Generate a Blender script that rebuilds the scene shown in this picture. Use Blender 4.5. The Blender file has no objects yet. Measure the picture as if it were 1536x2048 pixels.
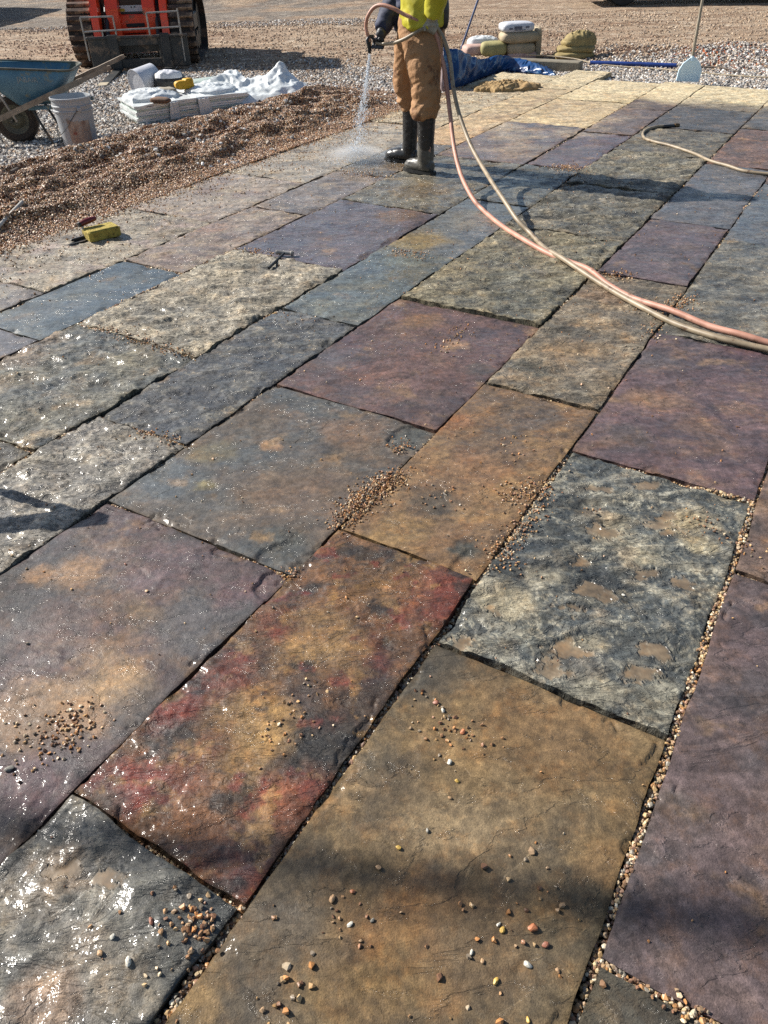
import bpy, math, random
import numpy as np
from mathutils import Vector, Matrix, Euler

SC = bpy.context.scene
COL = SC.collection
rnd = random.Random(7)
rng = np.random.default_rng(7)

# ------------------------------------------------------------------ camera
CAM_F, CAM_PIT, CAM_ROLL, CAM_H = 1515.95, math.radians(37.788), math.radians(1.599), 1.5
YAW = math.radians(31.77)          # direction of the paving courses
cp, sp = math.cos(CAM_PIT), math.sin(CAM_PIT)
cr, sr = math.cos(CAM_ROLL), math.sin(CAM_ROLL)
cam = bpy.data.cameras.new('camera')
camo = bpy.data.objects.new('camera', cam)
COL.objects.link(camo)
R_ = Vector((1, 0, 0)); U_ = Vector((0, sp, cp)); F_ = Vector((0, cp, -sp))
rx = R_ * cr - U_ * sr
ux = R_ * sr + U_ * cr
M = Matrix((( rx.x, ux.x, -F_.x, 0), (rx.y, ux.y, -F_.y, 0), (rx.z, ux.z, -F_.z, CAM_H), (0, 0, 0, 1)))
camo.matrix_world = M
cam.sensor_fit = 'HORIZONTAL'; cam.sensor_width = 36; cam.lens = CAM_F / 1536 * 36
cam.clip_end = 2000; cam.clip_start = 0.05
SC.camera = camo
SC.cycles.use_denoising = False; SC.cycles.sample_clamp_direct = 12.0; SC.cycles.sample_clamp_indirect = 3.0

# ------------------------------------------------------------------ light
SUN_AZ = math.atan2(-0.904, 0.428); SUN_EL = math.radians(36)
world = bpy.data.worlds.new('World'); SC.world = world; world.use_nodes = True
wn = world.node_tree
sky = wn.nodes.new('ShaderNodeTexSky'); sky.sky_type = 'NISHITA'; sky.sun_disc = False
sky.sun_elevation = SUN_EL; sky.sun_rotation = SUN_AZ; sky.dust_density = 1.0; sky.air_density = 1.0
bg = wn.nodes['Background']; bg.inputs['Strength'].default_value = 0.066
wn.links.new(sky.outputs[0], bg.inputs['Color'])
sun = bpy.data.lights.new('sun', 'SUN'); sun.energy = 5.0; sun.angle = math.radians(0.55); sun.color = (1, 0.95, 0.87)
suno = bpy.data.objects.new('sun', sun); COL.objects.link(suno)
sdir = Vector((math.sin(SUN_AZ) * math.cos(SUN_EL), math.cos(SUN_AZ) * math.cos(SUN_EL), math.sin(SUN_EL)))
suno.rotation_euler = sdir.to_track_quat('Z', 'Y').to_euler(); suno.location = (-8, 4, 8)
vs = SC.view_settings
vs.view_transform = 'Standard'; vs.look = 'None'; vs.exposure = 0.92; vs.gamma = 1; vs.use_curve_mapping = False

# ------------------------------------------------------------------ picking helpers (points of the place)
def ray(x, y):
    u = (x - 768) / CAM_F; v = -(y - 1024) / CAM_F
    X = u * cr + v * sr; U = -u * sr + v * cr
    return Vector((X, cp + U * sp, -sp + U * cp))
def G(x, y, z=0.0):
    d = ray(x, y); t = (z - CAM_H) / d.z
    return Vector((0, 0, CAM_H)) + d * t
def AY(x, y, Y):
    d = ray(x, y); return Vector((0, 0, CAM_H)) + d * (Y / d.y)
ca, sa = math.cos(YAW), math.sin(YAW)
def st2xy(s, t): return s * sa + t * ca, s * ca - t * sa
def xy2st(x, y): return x * sa + y * ca, x * ca - y * sa

# ------------------------------------------------------------------ noise
def _hash(ix, iy, seed):
    h = (ix.astype(np.int64) * 374761393 + iy.astype(np.int64) * 668265263 + seed * 1274126177) & 0xffffffff
    h = ((h ^ (h >> 13)) * 1274126177) & 0xffffffff
    return (h ^ (h >> 16)) & 0xffff
_ANG = np.linspace(0, 2 * np.pi, 65536, endpoint=False)
_CX, _CY = np.cos(_ANG), np.sin(_ANG)
def pn(x, y, seed=0):
    x0 = np.floor(x); y0 = np.floor(y); fx = x - x0; fy = y - y0
    u = fx * fx * fx * (fx * (fx * 6 - 15) + 10); v = fy * fy * fy * (fy * (fy * 6 - 15) + 10)
    def gr(ix, iy, dx, dy):
        h = _hash(ix, iy, seed); return _CX[h] * dx + _CY[h] * dy
    a = gr(x0, y0, fx, fy); b = gr(x0 + 1, y0, fx - 1, fy); c = gr(x0, y0 + 1, fx, fy - 1); d = gr(x0 + 1, y0 + 1, fx - 1, fy - 1)
    return 1.5 * ((a * (1 - u) + b * u) * (1 - v) + (c * (1 - u) + d * u) * v)
def fbm(x, y, oct=4, seed=0, gain=.5):
    s = 0; a = 1; tot = 0
    for i in range(oct):
        s = s + a * pn(x * 2 ** i + 17.3 * i, y * 2 ** i - 9.1 * i, seed + i * 31); tot += a; a *= gain
    return s / tot
def ridged(x, y, oct=4, seed=0, gain=.55):
    s = 0; a = 1; tot = 0; w = 1
    for i in range(oct):
        n = 1 - 1.9 * np.abs(pn(x * 2 ** i + 11.3 * i, y * 2 ** i - 5.7 * i, seed + i * 29)); s = s + a * n * w; tot += a; a *= gain; w = np.clip(n, .2, 1)
    return s / tot
def ss(a, b, x):
    t = np.clip((x - a) / (b - a), 0, 1); return t * t * (3 - 2 * t)
def lin(c, k=1.0):
    c = np.array(c, float) / 255
    return np.where(c <= .04045, c / 12.92, ((c + .055) / 1.055) ** 2.4) * k

# ------------------------------------------------------------------ object helpers
def tag(o, label=None, cat=None, group=None, kind=None):
    if label: o['label'] = label
    if cat: o['category'] = cat
    if group: o['group'] = group
    if kind: o['kind'] = kind
    return o
def empty(name, loc=(0, 0, 0), rz=0.0, label=None, cat=None, group=None):
    o = bpy.data.objects.new(name, None); COL.objects.link(o); o.location = loc; o.rotation_euler = (0, 0, rz)
    o.empty_display_size = .1
    return tag(o, label, cat, group)
def mk(name, V, F, mat, parent=None, smooth=False, loc=None, rot=None):
    me = bpy.data.meshes.new(name)
    me.from_pydata([tuple(v) for v in V], [], F); me.update()
    if mat: me.materials.append(mat)
    if smooth: me.polygons.foreach_set('use_smooth', [True] * len(me.polygons))
    o = bpy.data.objects.new(name, me); COL.objects.link(o)
    if loc is not None: o.location = loc
    if rot is not None: o.rotation_euler = rot
    if parent: o.parent = parent
    return o
class MB:
    """collects shapes; build() links them as one mesh object"""
    def __init__(s): s.V = []; s.F = []
    def add(s, V, F):
        n = len(s.V); s.V += [Vector(v) for v in V]; s.F += [tuple(i + n for i in f) for f in F]; return s
    def box(s, c, size, rot=(0, 0, 0), bev=0.0):
        m = Euler(rot).to_matrix(); c = Vector(c); hx, hy, hz = [k / 2 for k in size]
        b = min(bev, hx * .9, hy * .9, hz * .9)
        if b <= 0:
            V = [(x, y, z) for x in (-hx, hx) for y in (-hy, hy) for z in (-hz, hz)]
            F = [(0, 1, 3, 2), (4, 6, 7, 5), (0, 4, 5, 1), (2, 3, 7, 6), (0, 2, 6, 4), (1, 5, 7, 3)]
        else:
            V = []; F = []
            def ring(ex, ey, z):
                k = len(V)
                V.extend([(-ex + b, -ey, z), (ex - b, -ey, z), (ex, -ey + b, z), (ex, ey - b, z), (ex - b, ey, z), (-ex + b, ey, z), (-ex, ey - b, z), (-ex, -ey + b, z)])
                return k
            r = [ring(hx - b, hy - b, -hz) if hx - 2 * b > 0 and hy - 2 * b > 0 else ring(hx * .8, hy * .8, -hz), ring(hx, hy, -hz + b), ring(hx, hy, hz - b),
                 ring(hx - b, hy - b, hz) if hx - 2 * b > 0 and hy - 2 * b > 0 else ring(hx * .8, hy * .8, hz)]
            F.append(tuple(reversed(range(8)))); F.append(tuple(range(24, 32)))
            for a in range(3):
                for i in range(8):
                    j = (i + 1) % 8; F.append((r[a] + i, r[a] + j, r[a + 1] + j, r[a + 1] + i))
        return s.add([m @ Vector(v) + c for v in V], F)
    def tube(s, pts, rad, seg=10, cap=True, ell=1.0):
        pts = [Vector(p) for p in pts]; n = len(pts)
        if not hasattr(rad, '__len__'): rad = [rad] * n
        V = []; F = []; up = None
        for i, p in enumerate(pts):
            d = (pts[min(i + 1, n - 1)] - pts[max(i - 1, 0)]).normalized()
            if up is None:
                up = Vector((0, 0, 1)) if abs(d.z) < .9 else Vector((0, 1, 0))
            a = (up - d * up.dot(d)).normalized(); up = a; b = d.cross(a)
            for k in range(seg):
                th = 2 * math.pi * k / seg
                V.append(p + (a * math.cos(th) + b * math.sin(th) * ell) * rad[i])
        for i in range(n - 1):
            for k in range(seg):
                k2 = (k + 1) % seg; F.append((i * seg + k, i * seg + k2, (i + 1) * seg + k2, (i + 1) * seg + k))
        if cap: F.append(tuple(reversed(range(seg)))); F.append(tuple((n - 1) * seg + k for k in range(seg)))
        return s.add(V, F)
    def lathe(s, prof, seg=32, c=(0, 0, 0), rot=(0, 0, 0), close=False):
        m = Euler(rot).to_matrix(); c = Vector(c); V = []; F = []
        for (r, z) in prof:
            for k in range(seg):
                th = 2 * math.pi * k / seg; V.append(m @ Vector((r * math.cos(th), r * math.sin(th), z)) + c)
        n = len(prof); rr = n if close else n - 1
        for i in range(rr):
            j = (i + 1) % n
            for k in range(seg):
                k2 = (k + 1) % seg; F.append((i * seg + k, i * seg + k2, j * seg + k2, j * seg + k))
        if not close:
            F.append(tuple(reversed(range(seg)))); F.append(tuple((n - 1) * seg + k for k in range(seg)))
        return s.add(V, F)
    def prism(s, poly, d0, d1, axis='x'):
        """poly: list of 2D points in the plane across axis; extruded from d0 to d1"""
        n = len(poly); V = []
        for d in (d0, d1):
            for (a, b) in poly: V.append((d, a, b) if axis == 'x' else ((a, d, b) if axis == 'y' else (a, b, d)))
        F = [tuple(range(n)), tuple(reversed(range(n, 2 * n)))] + [(i, i + n, (i + 1) % n + n, (i + 1) % n) for i in range(n)]
        return s.add(V, F)
    def build(s, name, mat, parent=None, smooth=False, loc=None, rot=None):
        o = mk(name, s.V, s.F, mat, parent, smooth, loc, rot)
        import bmesh
        bm = bmesh.new(); bm.from_mesh(o.data); bmesh.ops.recalc_face_normals(bm, faces=bm.faces); bm.to_mesh(o.data); bm.free()
        if smooth:
            o.data.polygons.foreach_set('use_smooth', [True] * len(o.data.polygons))
            try: o.data.set_sharp_from_angle(angle=math.radians(40))
            except Exception: pass
        return o
def spline(pts, n):
    P = [np.array(p, float) for p in pts]; P = [2 * P[0] - P[1]] + P + [2 * P[-1] - P[-2]]; out = []
    for i in range(1, len(P) - 2):
        for k in range(n):
            t = k / n; a, b, c, d = P[i - 1], P[i], P[i + 1], P[i + 2]
            out.append(.5 * ((2 * b) + (-a + c) * t + (2 * a - 5 * b + 4 * c - d) * t * t + (-a + 3 * b - 3 * c + d) * t ** 3))
    out.append(P[-2]); return out
def limb(mb, stations, n=6, seg=16):
    """stations: (point, rx, ry); a tapering limb with elliptic sections (rx across x, ry across y for upright limbs)"""
    S = spline([tuple(p) + (a, b) for p, a, b in stations], n); V = []; F = []; up = Vector((0, 1, 0)); N = len(S)
    for i, q in enumerate(S):
        p = Vector(q[:3]); d = (Vector(S[min(i + 1, N - 1)][:3]) - Vector(S[max(i - 1, 0)][:3])).normalized()
        b = (up - d * up.dot(d)).normalized(); a = b.cross(d)
        for k in range(seg):
            th = 2 * math.pi * k / seg; V.append(p + a * math.cos(th) * q[3] + b * math.sin(th) * q[4])
    for i in range(N - 1):
        for k in range(seg):
            k2 = (k + 1) % seg; F.append((i * seg + k, i * seg + k2, (i + 1) * seg + k2, (i + 1) * seg + k))
    F.append(tuple(reversed(range(seg)))); F.append(tuple((N - 1) * seg + k for k in range(seg)))
    return mb.add(V, F)
def fuse(mb, name, mat, parent, voxel, smooth_it=4, fold=None):
    """joins overlapping closed shapes into one continuous skin"""
    tmp = mb.build('tmp', None)
    md = tmp.modifiers.new('r', 'REMESH'); md.mode = 'VOXEL'; md.voxel_size = voxel; md.adaptivity = 0
    if smooth_it:
        sm = tmp.modifiers.new('s', 'SMOOTH'); sm.iterations = smooth_it; sm.factor = .5
    dg = bpy.context.evaluated_depsgraph_get(); dg.update()
    me = bpy.data.meshes.new_from_object(tmp.evaluated_get(dg)); me.name = name
    bpy.data.objects.remove(tmp)
    if fold is not None:
        n = len(me.vertices); co = np.empty(n * 3, np.float32); me.vertices.foreach_get('co', co); co = co.reshape(-1, 3).astype(float)
        no = np.empty(n * 3, np.float32); me.vertices.foreach_get('normal', no); no = no.reshape(-1, 3)
        co += no * fold(co, no)[:, None]; me.vertices.foreach_set('co', co.astype(np.float32).ravel()); me.update()
    me.materials.clear(); me.materials.append(mat)
    me.polygons.foreach_set('use_smooth', [True] * len(me.polygons))
    o = bpy.data.objects.new(name, me); COL.objects.link(o); o.parent = parent
    return o

# ------------------------------------------------------------------ materials
def nodes(m): m.use_nodes = True; return m.node_tree.nodes, m.node_tree.links
def simple(name, c1, c2=None, rough=.6, metal=0.0, scale=8.0, bump=.0, bscale=60.0, bdist=.002, spec=.5, trans=0.0, alpha=1.0, dirt=None, dirt_amt=.5, dirt_scale=5.0, sss=0.0, coat=0):
    m = bpy.data.materials.new(name); N, L = nodes(m); b = N['Principled BSDF']
    tc = N.new('ShaderNodeTexCoord'); c2 = c2 or tuple(k * .7 for k in c1)
    nz = N.new('ShaderNodeTexNoise'); nz.inputs['Scale'].default_value = scale; nz.inputs['Detail'].default_value = 6; L.new(tc.outputs['Object'], nz.inputs['Vector'])
    rp = N.new('ShaderNodeMapRange'); rp.inputs[1].default_value = .3; rp.inputs[2].default_value = .7; L.new(nz.outputs['Fac'], rp.inputs[0])
    mx = N.new('ShaderNodeMix'); mx.data_type = 'RGBA'; L.new(rp.outputs[0], mx.inputs['Factor'])
    mx.inputs['A'].default_value = (*c1, 1); mx.inputs['B'].default_value = (*c2, 1); out = mx.outputs['Result']
    if dirt:
        n2 = N.new('ShaderNodeTexNoise'); n2.inputs['Scale'].default_value = dirt_scale; n2.inputs['Detail'].default_value = 8; n2.inputs['Roughness'].default_value = .7; L.new(tc.outputs['Object'], n2.inputs['Vector'])
        r2 = N.new('ShaderNodeMapRange'); r2.inputs[1].default_value = .62 - dirt_amt * .25; r2.inputs[2].default_value = .68 - dirt_amt * .2; L.new(n2.outputs['Fac'], r2.inputs[0])
        m2 = N.new('ShaderNodeMix'); m2.data_type = 'RGBA'; L.new(r2.outputs[0], m2.inputs['Factor']); L.new(out, m2.inputs['A']); m2.inputs['B'].default_value = (*dirt, 1); out = m2.outputs['Result']
    L.new(out, b.inputs['Base Color'])
    b.inputs['Roughness'].default_value = rough; b.inputs['Metallic'].default_value = metal; b.inputs['Specular IOR Level'].default_value = spec
    b.inputs['Transmission Weight'].default_value = trans; b.inputs['Alpha'].default_value = alpha; b.inputs['Coat Weight'].default_value = coat
    if sss: b.inputs['Subsurface Weight'].default_value = sss; b.inputs['Subsurface Radius'].default_value = (.02, .02, .02)
    if bump:
        nb = N.new('ShaderNodeTexNoise'); nb.inputs['Scale'].default_value = bscale; nb.inputs['Detail'].default_value = 5; L.new(tc.outputs['Object'], nb.inputs['Vector'])
        bp = N.new('ShaderNodeBump'); bp.inputs['Strength'].default_value = bump; bp.inputs['Distance'].default_value = bdist; L.new(nb.outputs['Fac'], bp.inputs['Height']); L.new(bp.outputs[0], b.inputs['Normal'])
    return m
def attr_mat(name, wet_based=True):
    """stone whose mineral colour, wetness and tooth are stored on the mesh; grain and fine relief are procedural"""
    m = bpy.data.materials.new(name); N, L = nodes(m); b = N['Principled BSDF']
    ac = N.new('ShaderNodeAttribute'); ac.attribute_name = 'Col'
    aw = N.new('ShaderNodeAttribute'); aw.attribute_name = 'wet'
    ab = N.new('ShaderNodeAttribute'); ab.attribute_name = 'tooth'
    ge = N.new('ShaderNodeNewGeometry')
    def noise(scale, det, rough=.6, vec=None):
        n = N.new('ShaderNodeTexNoise'); n.inputs['Scale'].default_value = scale; n.inputs['Detail'].default_value = det; n.inputs['Roughness'].default_value = rough
        L.new(vec or ge.outputs['Position'], n.inputs['Vector']); return n.outputs['Fac']
    def mr(x, a, c, d, e):
        r = N.new('ShaderNodeMapRange'); r.inputs[1].default_value = a; r.inputs[2].default_value = c; r.inputs[3].default_value = d; r.inputs[4].default_value = e; L.new(x, r.inputs[0]); return r.outputs[0]
    def ma(op, a, c):
        n = N.new('ShaderNodeMath'); n.operation = op
        for i, v in enumerate((a, c)):
            if isinstance(v, (int, float)): n.inputs[i].default_value = v
            else: L.new(v, n.inputs[i])
        return n.outputs[0]
    mpv = N.new('ShaderNodeMapping'); mpv.inputs['Scale'].default_value = (1, 2.5, 1); mpv.inputs['Rotation'].default_value = (0, 0, .15); L.new(ge.outputs['Position'], mpv.inputs['Vector'])
    def ledge(scale, steps, det, ramp, seedv):
        mo = N.new('ShaderNodeVectorMath'); mo.operation = 'ADD'; mo.inputs[1].default_value = (seedv, seedv, 0); L.new(mpv.outputs[0], mo.inputs[0])
        nn = N.new('ShaderNodeTexNoise'); nn.inputs['Scale'].default_value = scale; nn.inputs['Detail'].default_value = det; nn.inputs['Roughness'].default_value = .56; nn.inputs['Distortion'].default_value = .5; L.new(mo.outputs[0], nn.inputs['Vector'])
        q = ma('MULTIPLY', nn.outputs['Fac'], steps); fl = ma('FLOOR', q, 0); fr = ma('FRACT', q, 0); st = ma('ADD', fl, mr(fr, 0, ramp, 0, 1)); wn = N.new('ShaderNodeTexWhiteNoise'); wn.noise_dimensions = '1D'; L.new(ma('ADD', fl, seedv), wn.inputs['W'])
        return st, wn.outputs['Value']
    l1, w1 = ledge(2.0, 9, 10, .09, 0.37); l2, w2 = ledge(5.5, 13, 8, .28, 5.11); l3, w3 = ledge(12.0, 9, 6, .35, 9.73)
    g1 = noise(45, 8, .7); g2 = noise(260, 3, .6); g3 = noise(12, 6, .65)
    gain = ma('MULTIPLY', ma('MULTIPLY', mr(g1, .36, .64, .58, 1.45), mr(g2, .32, .68, .66, 1.34)), mr(g3, .35, .65, .8, 1.22))
    gain = ma('ADD', ma('MULTIPLY', ma('SUBTRACT', ma('MULTIPLY', gain, ma('MULTIPLY', mr(w1, 0, 1, .82, 1.18), mr(w2, 0, 1, .86, 1.14))), 1.0), ab.outputs['Fac']), 1.0)
    rg = N.new('ShaderNodeTexNoise'); rg.noise_type = 'RIDGED_MULTIFRACTAL'; rg.inputs['Scale'].default_value = 9; rg.inputs['Detail'].default_value = 9; rg.inputs['Roughness'].default_value = .62; L.new(ge.outputs['Position'], rg.inputs['Vector'])
    vm = N.new('ShaderNodeVectorMath'); vm.operation = 'SCALE'; L.new(ac.outputs['Color'], vm.inputs[0]); L.new(gain, vm.inputs['Scale'])
    wm = N.new('ShaderNodeMix'); wm.data_type = 'RGBA'; wm.blend_type = 'MULTIPLY'; L.new(ma('MULTIPLY', mr(noise(11, 12, .74), .50, .64, 0, .5), mr(ab.outputs['Fac'], .6, .95, 1, .5)), wm.inputs['Factor']); L.new(vm.outputs[0], wm.inputs['A']); wm.inputs['B'].default_value = (1.42, 1.05, .66, 1)
    ofs = N.new('ShaderNodeVectorMath'); ofs.operation = 'ADD'; ofs.inputs[1].default_value = (3.7, 8.1, 1.3); L.new(ge.outputs['Position'], ofs.inputs[0])
    dk = N.new('ShaderNodeMix'); dk.data_type = 'RGBA'; dk.blend_type = 'MULTIPLY'; L.new(ma('MULTIPLY', mr(noise(16, 12, .76, ofs.outputs[0]), .50, .64, 0, .75), mr(ab.outputs['Fac'], .6, .95, .75, .45)), dk.inputs['Factor']); L.new(wm.outputs['Result'], dk.inputs['A']); dk.inputs['B'].default_value = (.42, .46, .52, 1)
    lt = N.new('ShaderNodeMix'); lt.data_type = 'RGBA'; lt.blend_type = 'MULTIPLY'; L.new(ma('MULTIPLY', mr(rg.outputs['Fac'], .55, 1.1, 0, .6), ab.outputs['Fac']), lt.inputs['Factor']); L.new(dk.outputs['Result'], lt.inputs['A']); lt.inputs['B'].default_value = (1.6, 1.5, 1.35, 1)
    # pale dust grains
    sp1 = mr(noise(520, 2, .5), .70, .76, 0, .35)
    sp1 = ma('MULTIPLY', sp1, ab.outputs['Fac'])
    mx = N.new('ShaderNodeMix'); mx.data_type = 'RGBA'; L.new(sp1, mx.inputs['Factor']); L.new(lt.outputs['Result'], mx.inputs['A']); mx.inputs['B'].default_value = (.33, .27, .2, 1)
    L.new(mx.outputs['Result'], b.inputs['Base Color'])
    rr = ma('ADD', mr(aw.outputs['Fac'], 0, 1.0, .88, .50), mr(g3, .35, .65, -.08, .14))
    cl = N.new('ShaderNodeClamp'); cl.inputs[1].default_value = .07; cl.inputs[2].default_value = .95; L.new(rr, cl.inputs[0]); L.new(cl.outputs[0], b.inputs['Roughness'])
    L.new(mr(aw.outputs['Fac'], 0, 1, .2, .35), b.inputs['Specular IOR Level'])
    hgt = ma('ADD', ma('MULTIPLY', noise(48, 8, .66), .55), ma('MULTIPLY', noise(330, 4, .6), .25)); hgt = ma('ADD', hgt, ma('MULTIPLY', rg.outputs['Fac'], .22))
    rg2 = N.new('ShaderNodeTexNoise'); rg2.noise_type = 'RIDGED_MULTIFRACTAL'; rg2.inputs['Scale'].default_value = 13; rg2.inputs['Detail'].default_value = 8; rg2.inputs['Roughness'].default_value = .6; L.new(mpv.outputs[0], rg2.inputs['Vector'])
    hgt = ma('ADD', hgt, ma('MULTIPLY', ma('MULTIPLY', rg2.outputs['Fac'], mr(ab.outputs['Fac'], .6, .95, .1, 1.0)), .6))
    hgt = ma('ADD', hgt, ma('MULTIPLY', l1, .5)); hgt = ma('ADD', hgt, ma('MULTIPLY', ma('ADD', ma('MULTIPLY', l2, 1.7), ma('MULTIPLY', l3, .25)), mr(ab.outputs['Fac'], .64, .92, .05, 1)))
    bp = N.new('ShaderNodeBump'); L.new(ma('MULTIPLY', ab.outputs['Fac'], mr(aw.outputs['Fac'], .2, 1.1, 1.0, .75)), bp.inputs['Strength']); bp.inputs['Distance'].default_value = .008; L.new(hgt, bp.inputs['Height']); L.new(bp.outputs[0], b.inputs['Normal'])
    # thin film of water lying over the stone: its own smoother surface
    film = ma('MULTIPLY', mr(aw.outputs['Fac'], .22, .85, 0, 1.0), mr(noise(5, 7, .6), .34, .54, .4, 1.0)); L.new(film, b.inputs['Coat Weight']); b.inputs['Coat IOR'].default_value = 1.4
    L.new(mr(noise(9, 4, .5), .35, .65, .07, .24), b.inputs['Coat Roughness'])
    cb = N.new('ShaderNodeBump'); cb.inputs['Strength'].default_value = .8; cb.inputs['Distance'].default_value = .0105
    ch_ = ma('ADD', ma('MULTIPLY', noise(30, 4, .5), 1.0), ma('MULTIPLY', l1, .25)); L.new(ma('MULTIPLY', ch_, ma('MULTIPLY', ab.outputs['Fac'], 1.3)), cb.inputs['Height']); L.new(cb.outputs[0], b.inputs['Coat Normal'])
    return m
M_SLATE = attr_mat('slate')
def pebble_mat(name, rough, spec=.4):
    m = bpy.data.materials.new(name); N, L = nodes(m); b = N['Principled BSDF']
    a = N.new('ShaderNodeAttribute'); a.attribute_type = 'INSTANCER'; a.attribute_name = 'tint'
    L.new(a.outputs['Color'], b.inputs['Base Color']); b.inputs['Roughness'].default_value = rough; b.inputs['Specular IOR Level'].default_value = spec
    return m
M_PEB = pebble_mat('pea_gravel_stone', .45); M_CRU = pebble_mat('crushed_stone_chip', .8, .25)
M_DROP = bpy.data.materials.new('water_droplet'); _n, _l = nodes(M_DROP); _b = _n['Principled BSDF']
_b.inputs['Base Color'].default_value = (.9, .95, 1, 1); _b.inputs['Roughness'].default_value = .1; _b.inputs['Transmission Weight'].default_value = .25; _b.inputs['IOR'].default_value = 1.33; _b.inputs['Alpha'].default_value = .7

def scatter(name, P, S, Rt, C, mat, label, cat, sub=1, parent=None, jag=.28):
    """loose stones: one object, a stone on every point (size, turn and tint stored per point)"""
    n = len(P); me = bpy.data.meshes.new(name); me.vertices.add(n)
    me.vertices.foreach_set('co', np.asarray(P, np.float32).ravel())
    for nm, A in (('size', S), ('turn', Rt)):
        a = me.attributes.new(nm, 'FLOAT_VECTOR', 'POINT'); a.data.foreach_set('vector', np.asarray(A, np.float32).ravel())
    a = me.attributes.new('tint', 'FLOAT_COLOR', 'POINT'); CC = np.ones((n, 4), np.float32); CC[:, :3] = C; a.data.foreach_set('color', CC.ravel())
    o = bpy.data.objects.new(name, me); COL.objects.link(o); me.materials.append(mat)
    ng = bpy.data.node_groups.new(name, 'GeometryNodeTree')
    ng.interface.new_socket('Geometry', in_out='INPUT', socket_type='NodeSocketGeometry'); ng.interface.new_socket('Geometry', in_out='OUTPUT', socket_type='NodeSocketGeometry')
    N, L = ng.nodes, ng.links; gi = N.new('NodeGroupInput'); go = N.new('NodeGroupOutput')
    ico = N.new('GeometryNodeMeshIcoSphere'); ico.inputs['Radius'].default_value = 1; ico.inputs['Subdivisions'].default_value = sub
    nz = N.new('ShaderNodeTexNoise'); nz.inputs['Scale'].default_value = 1.3
    sb = N.new('ShaderNodeVectorMath'); sb.operation = 'SUBTRACT'; sb.inputs[1].default_value = (.5, .5, .5); L.new(nz.outputs['Color'], sb.inputs[0])
    sc = N.new('ShaderNodeVectorMath'); sc.operation = 'SCALE'; sc.inputs['Scale'].default_value = jag * 6; L.new(sb.outputs[0], sc.inputs[0])
    sp_ = N.new('GeometryNodeSetPosition'); L.new(ico.outputs['Mesh'], sp_.inputs['Geometry']); L.new(sc.outputs[0], sp_.inputs['Offset'])
    sm = N.new('GeometryNodeSetMaterial'); sm.inputs['Material'].default_value = mat; L.new(sp_.outputs[0], sm.inputs['Geometry'])
    ip = N.new('GeometryNodeInstanceOnPoints'); L.new(gi.outputs[0], ip.inputs['Points']); L.new(sm.outputs[0], ip.inputs['Instance'])
    for nm, s_ in (('size', 'Scale'), ('turn', 'Rotation')):
        na = N.new('GeometryNodeInputNamedAttribute'); na.data_type = 'FLOAT_VECTOR'; na.inputs['Name'].default_value = nm; L.new(na.outputs['Attribute'], ip.inputs[s_])
    L.new(ip.outputs[0], go.inputs[0])
    md = o.modifiers.new('stones', 'NODES'); md.node_group = ng
    if parent: o.parent = parent
    tag(o, label, cat, kind='stuff'); return o
def rotv(n): return rng.uniform(0, 6.283, (n, 3))
PEA = np.array([lin(c) for c in [(178, 146, 110), (150, 118, 88), (205, 180, 140), (122, 94, 74), (186, 138, 90), (222, 208, 180), (98, 82, 70), (160, 124, 100), (140, 132, 118), (190, 158, 112), (168, 146, 118)]])
DIRT = np.array([lin(c) for c in [(172, 148, 124), (150, 126, 104), (196, 176, 152), (160, 144, 128), (134, 114, 98)]])
GREY = np.array([lin(c) for c in [(175, 170, 162), (140, 136, 132), (200, 196, 190), (110, 106, 104), (225, 222, 216), (160, 148, 136), (85, 82, 82), (185, 172, 158)]])
def tints(n, pal, var=.15, k=1.0): return pal[rng.integers(0, len(pal), n)] * rng.uniform(1 - var, 1 + var, (n, 1)) * k

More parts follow.
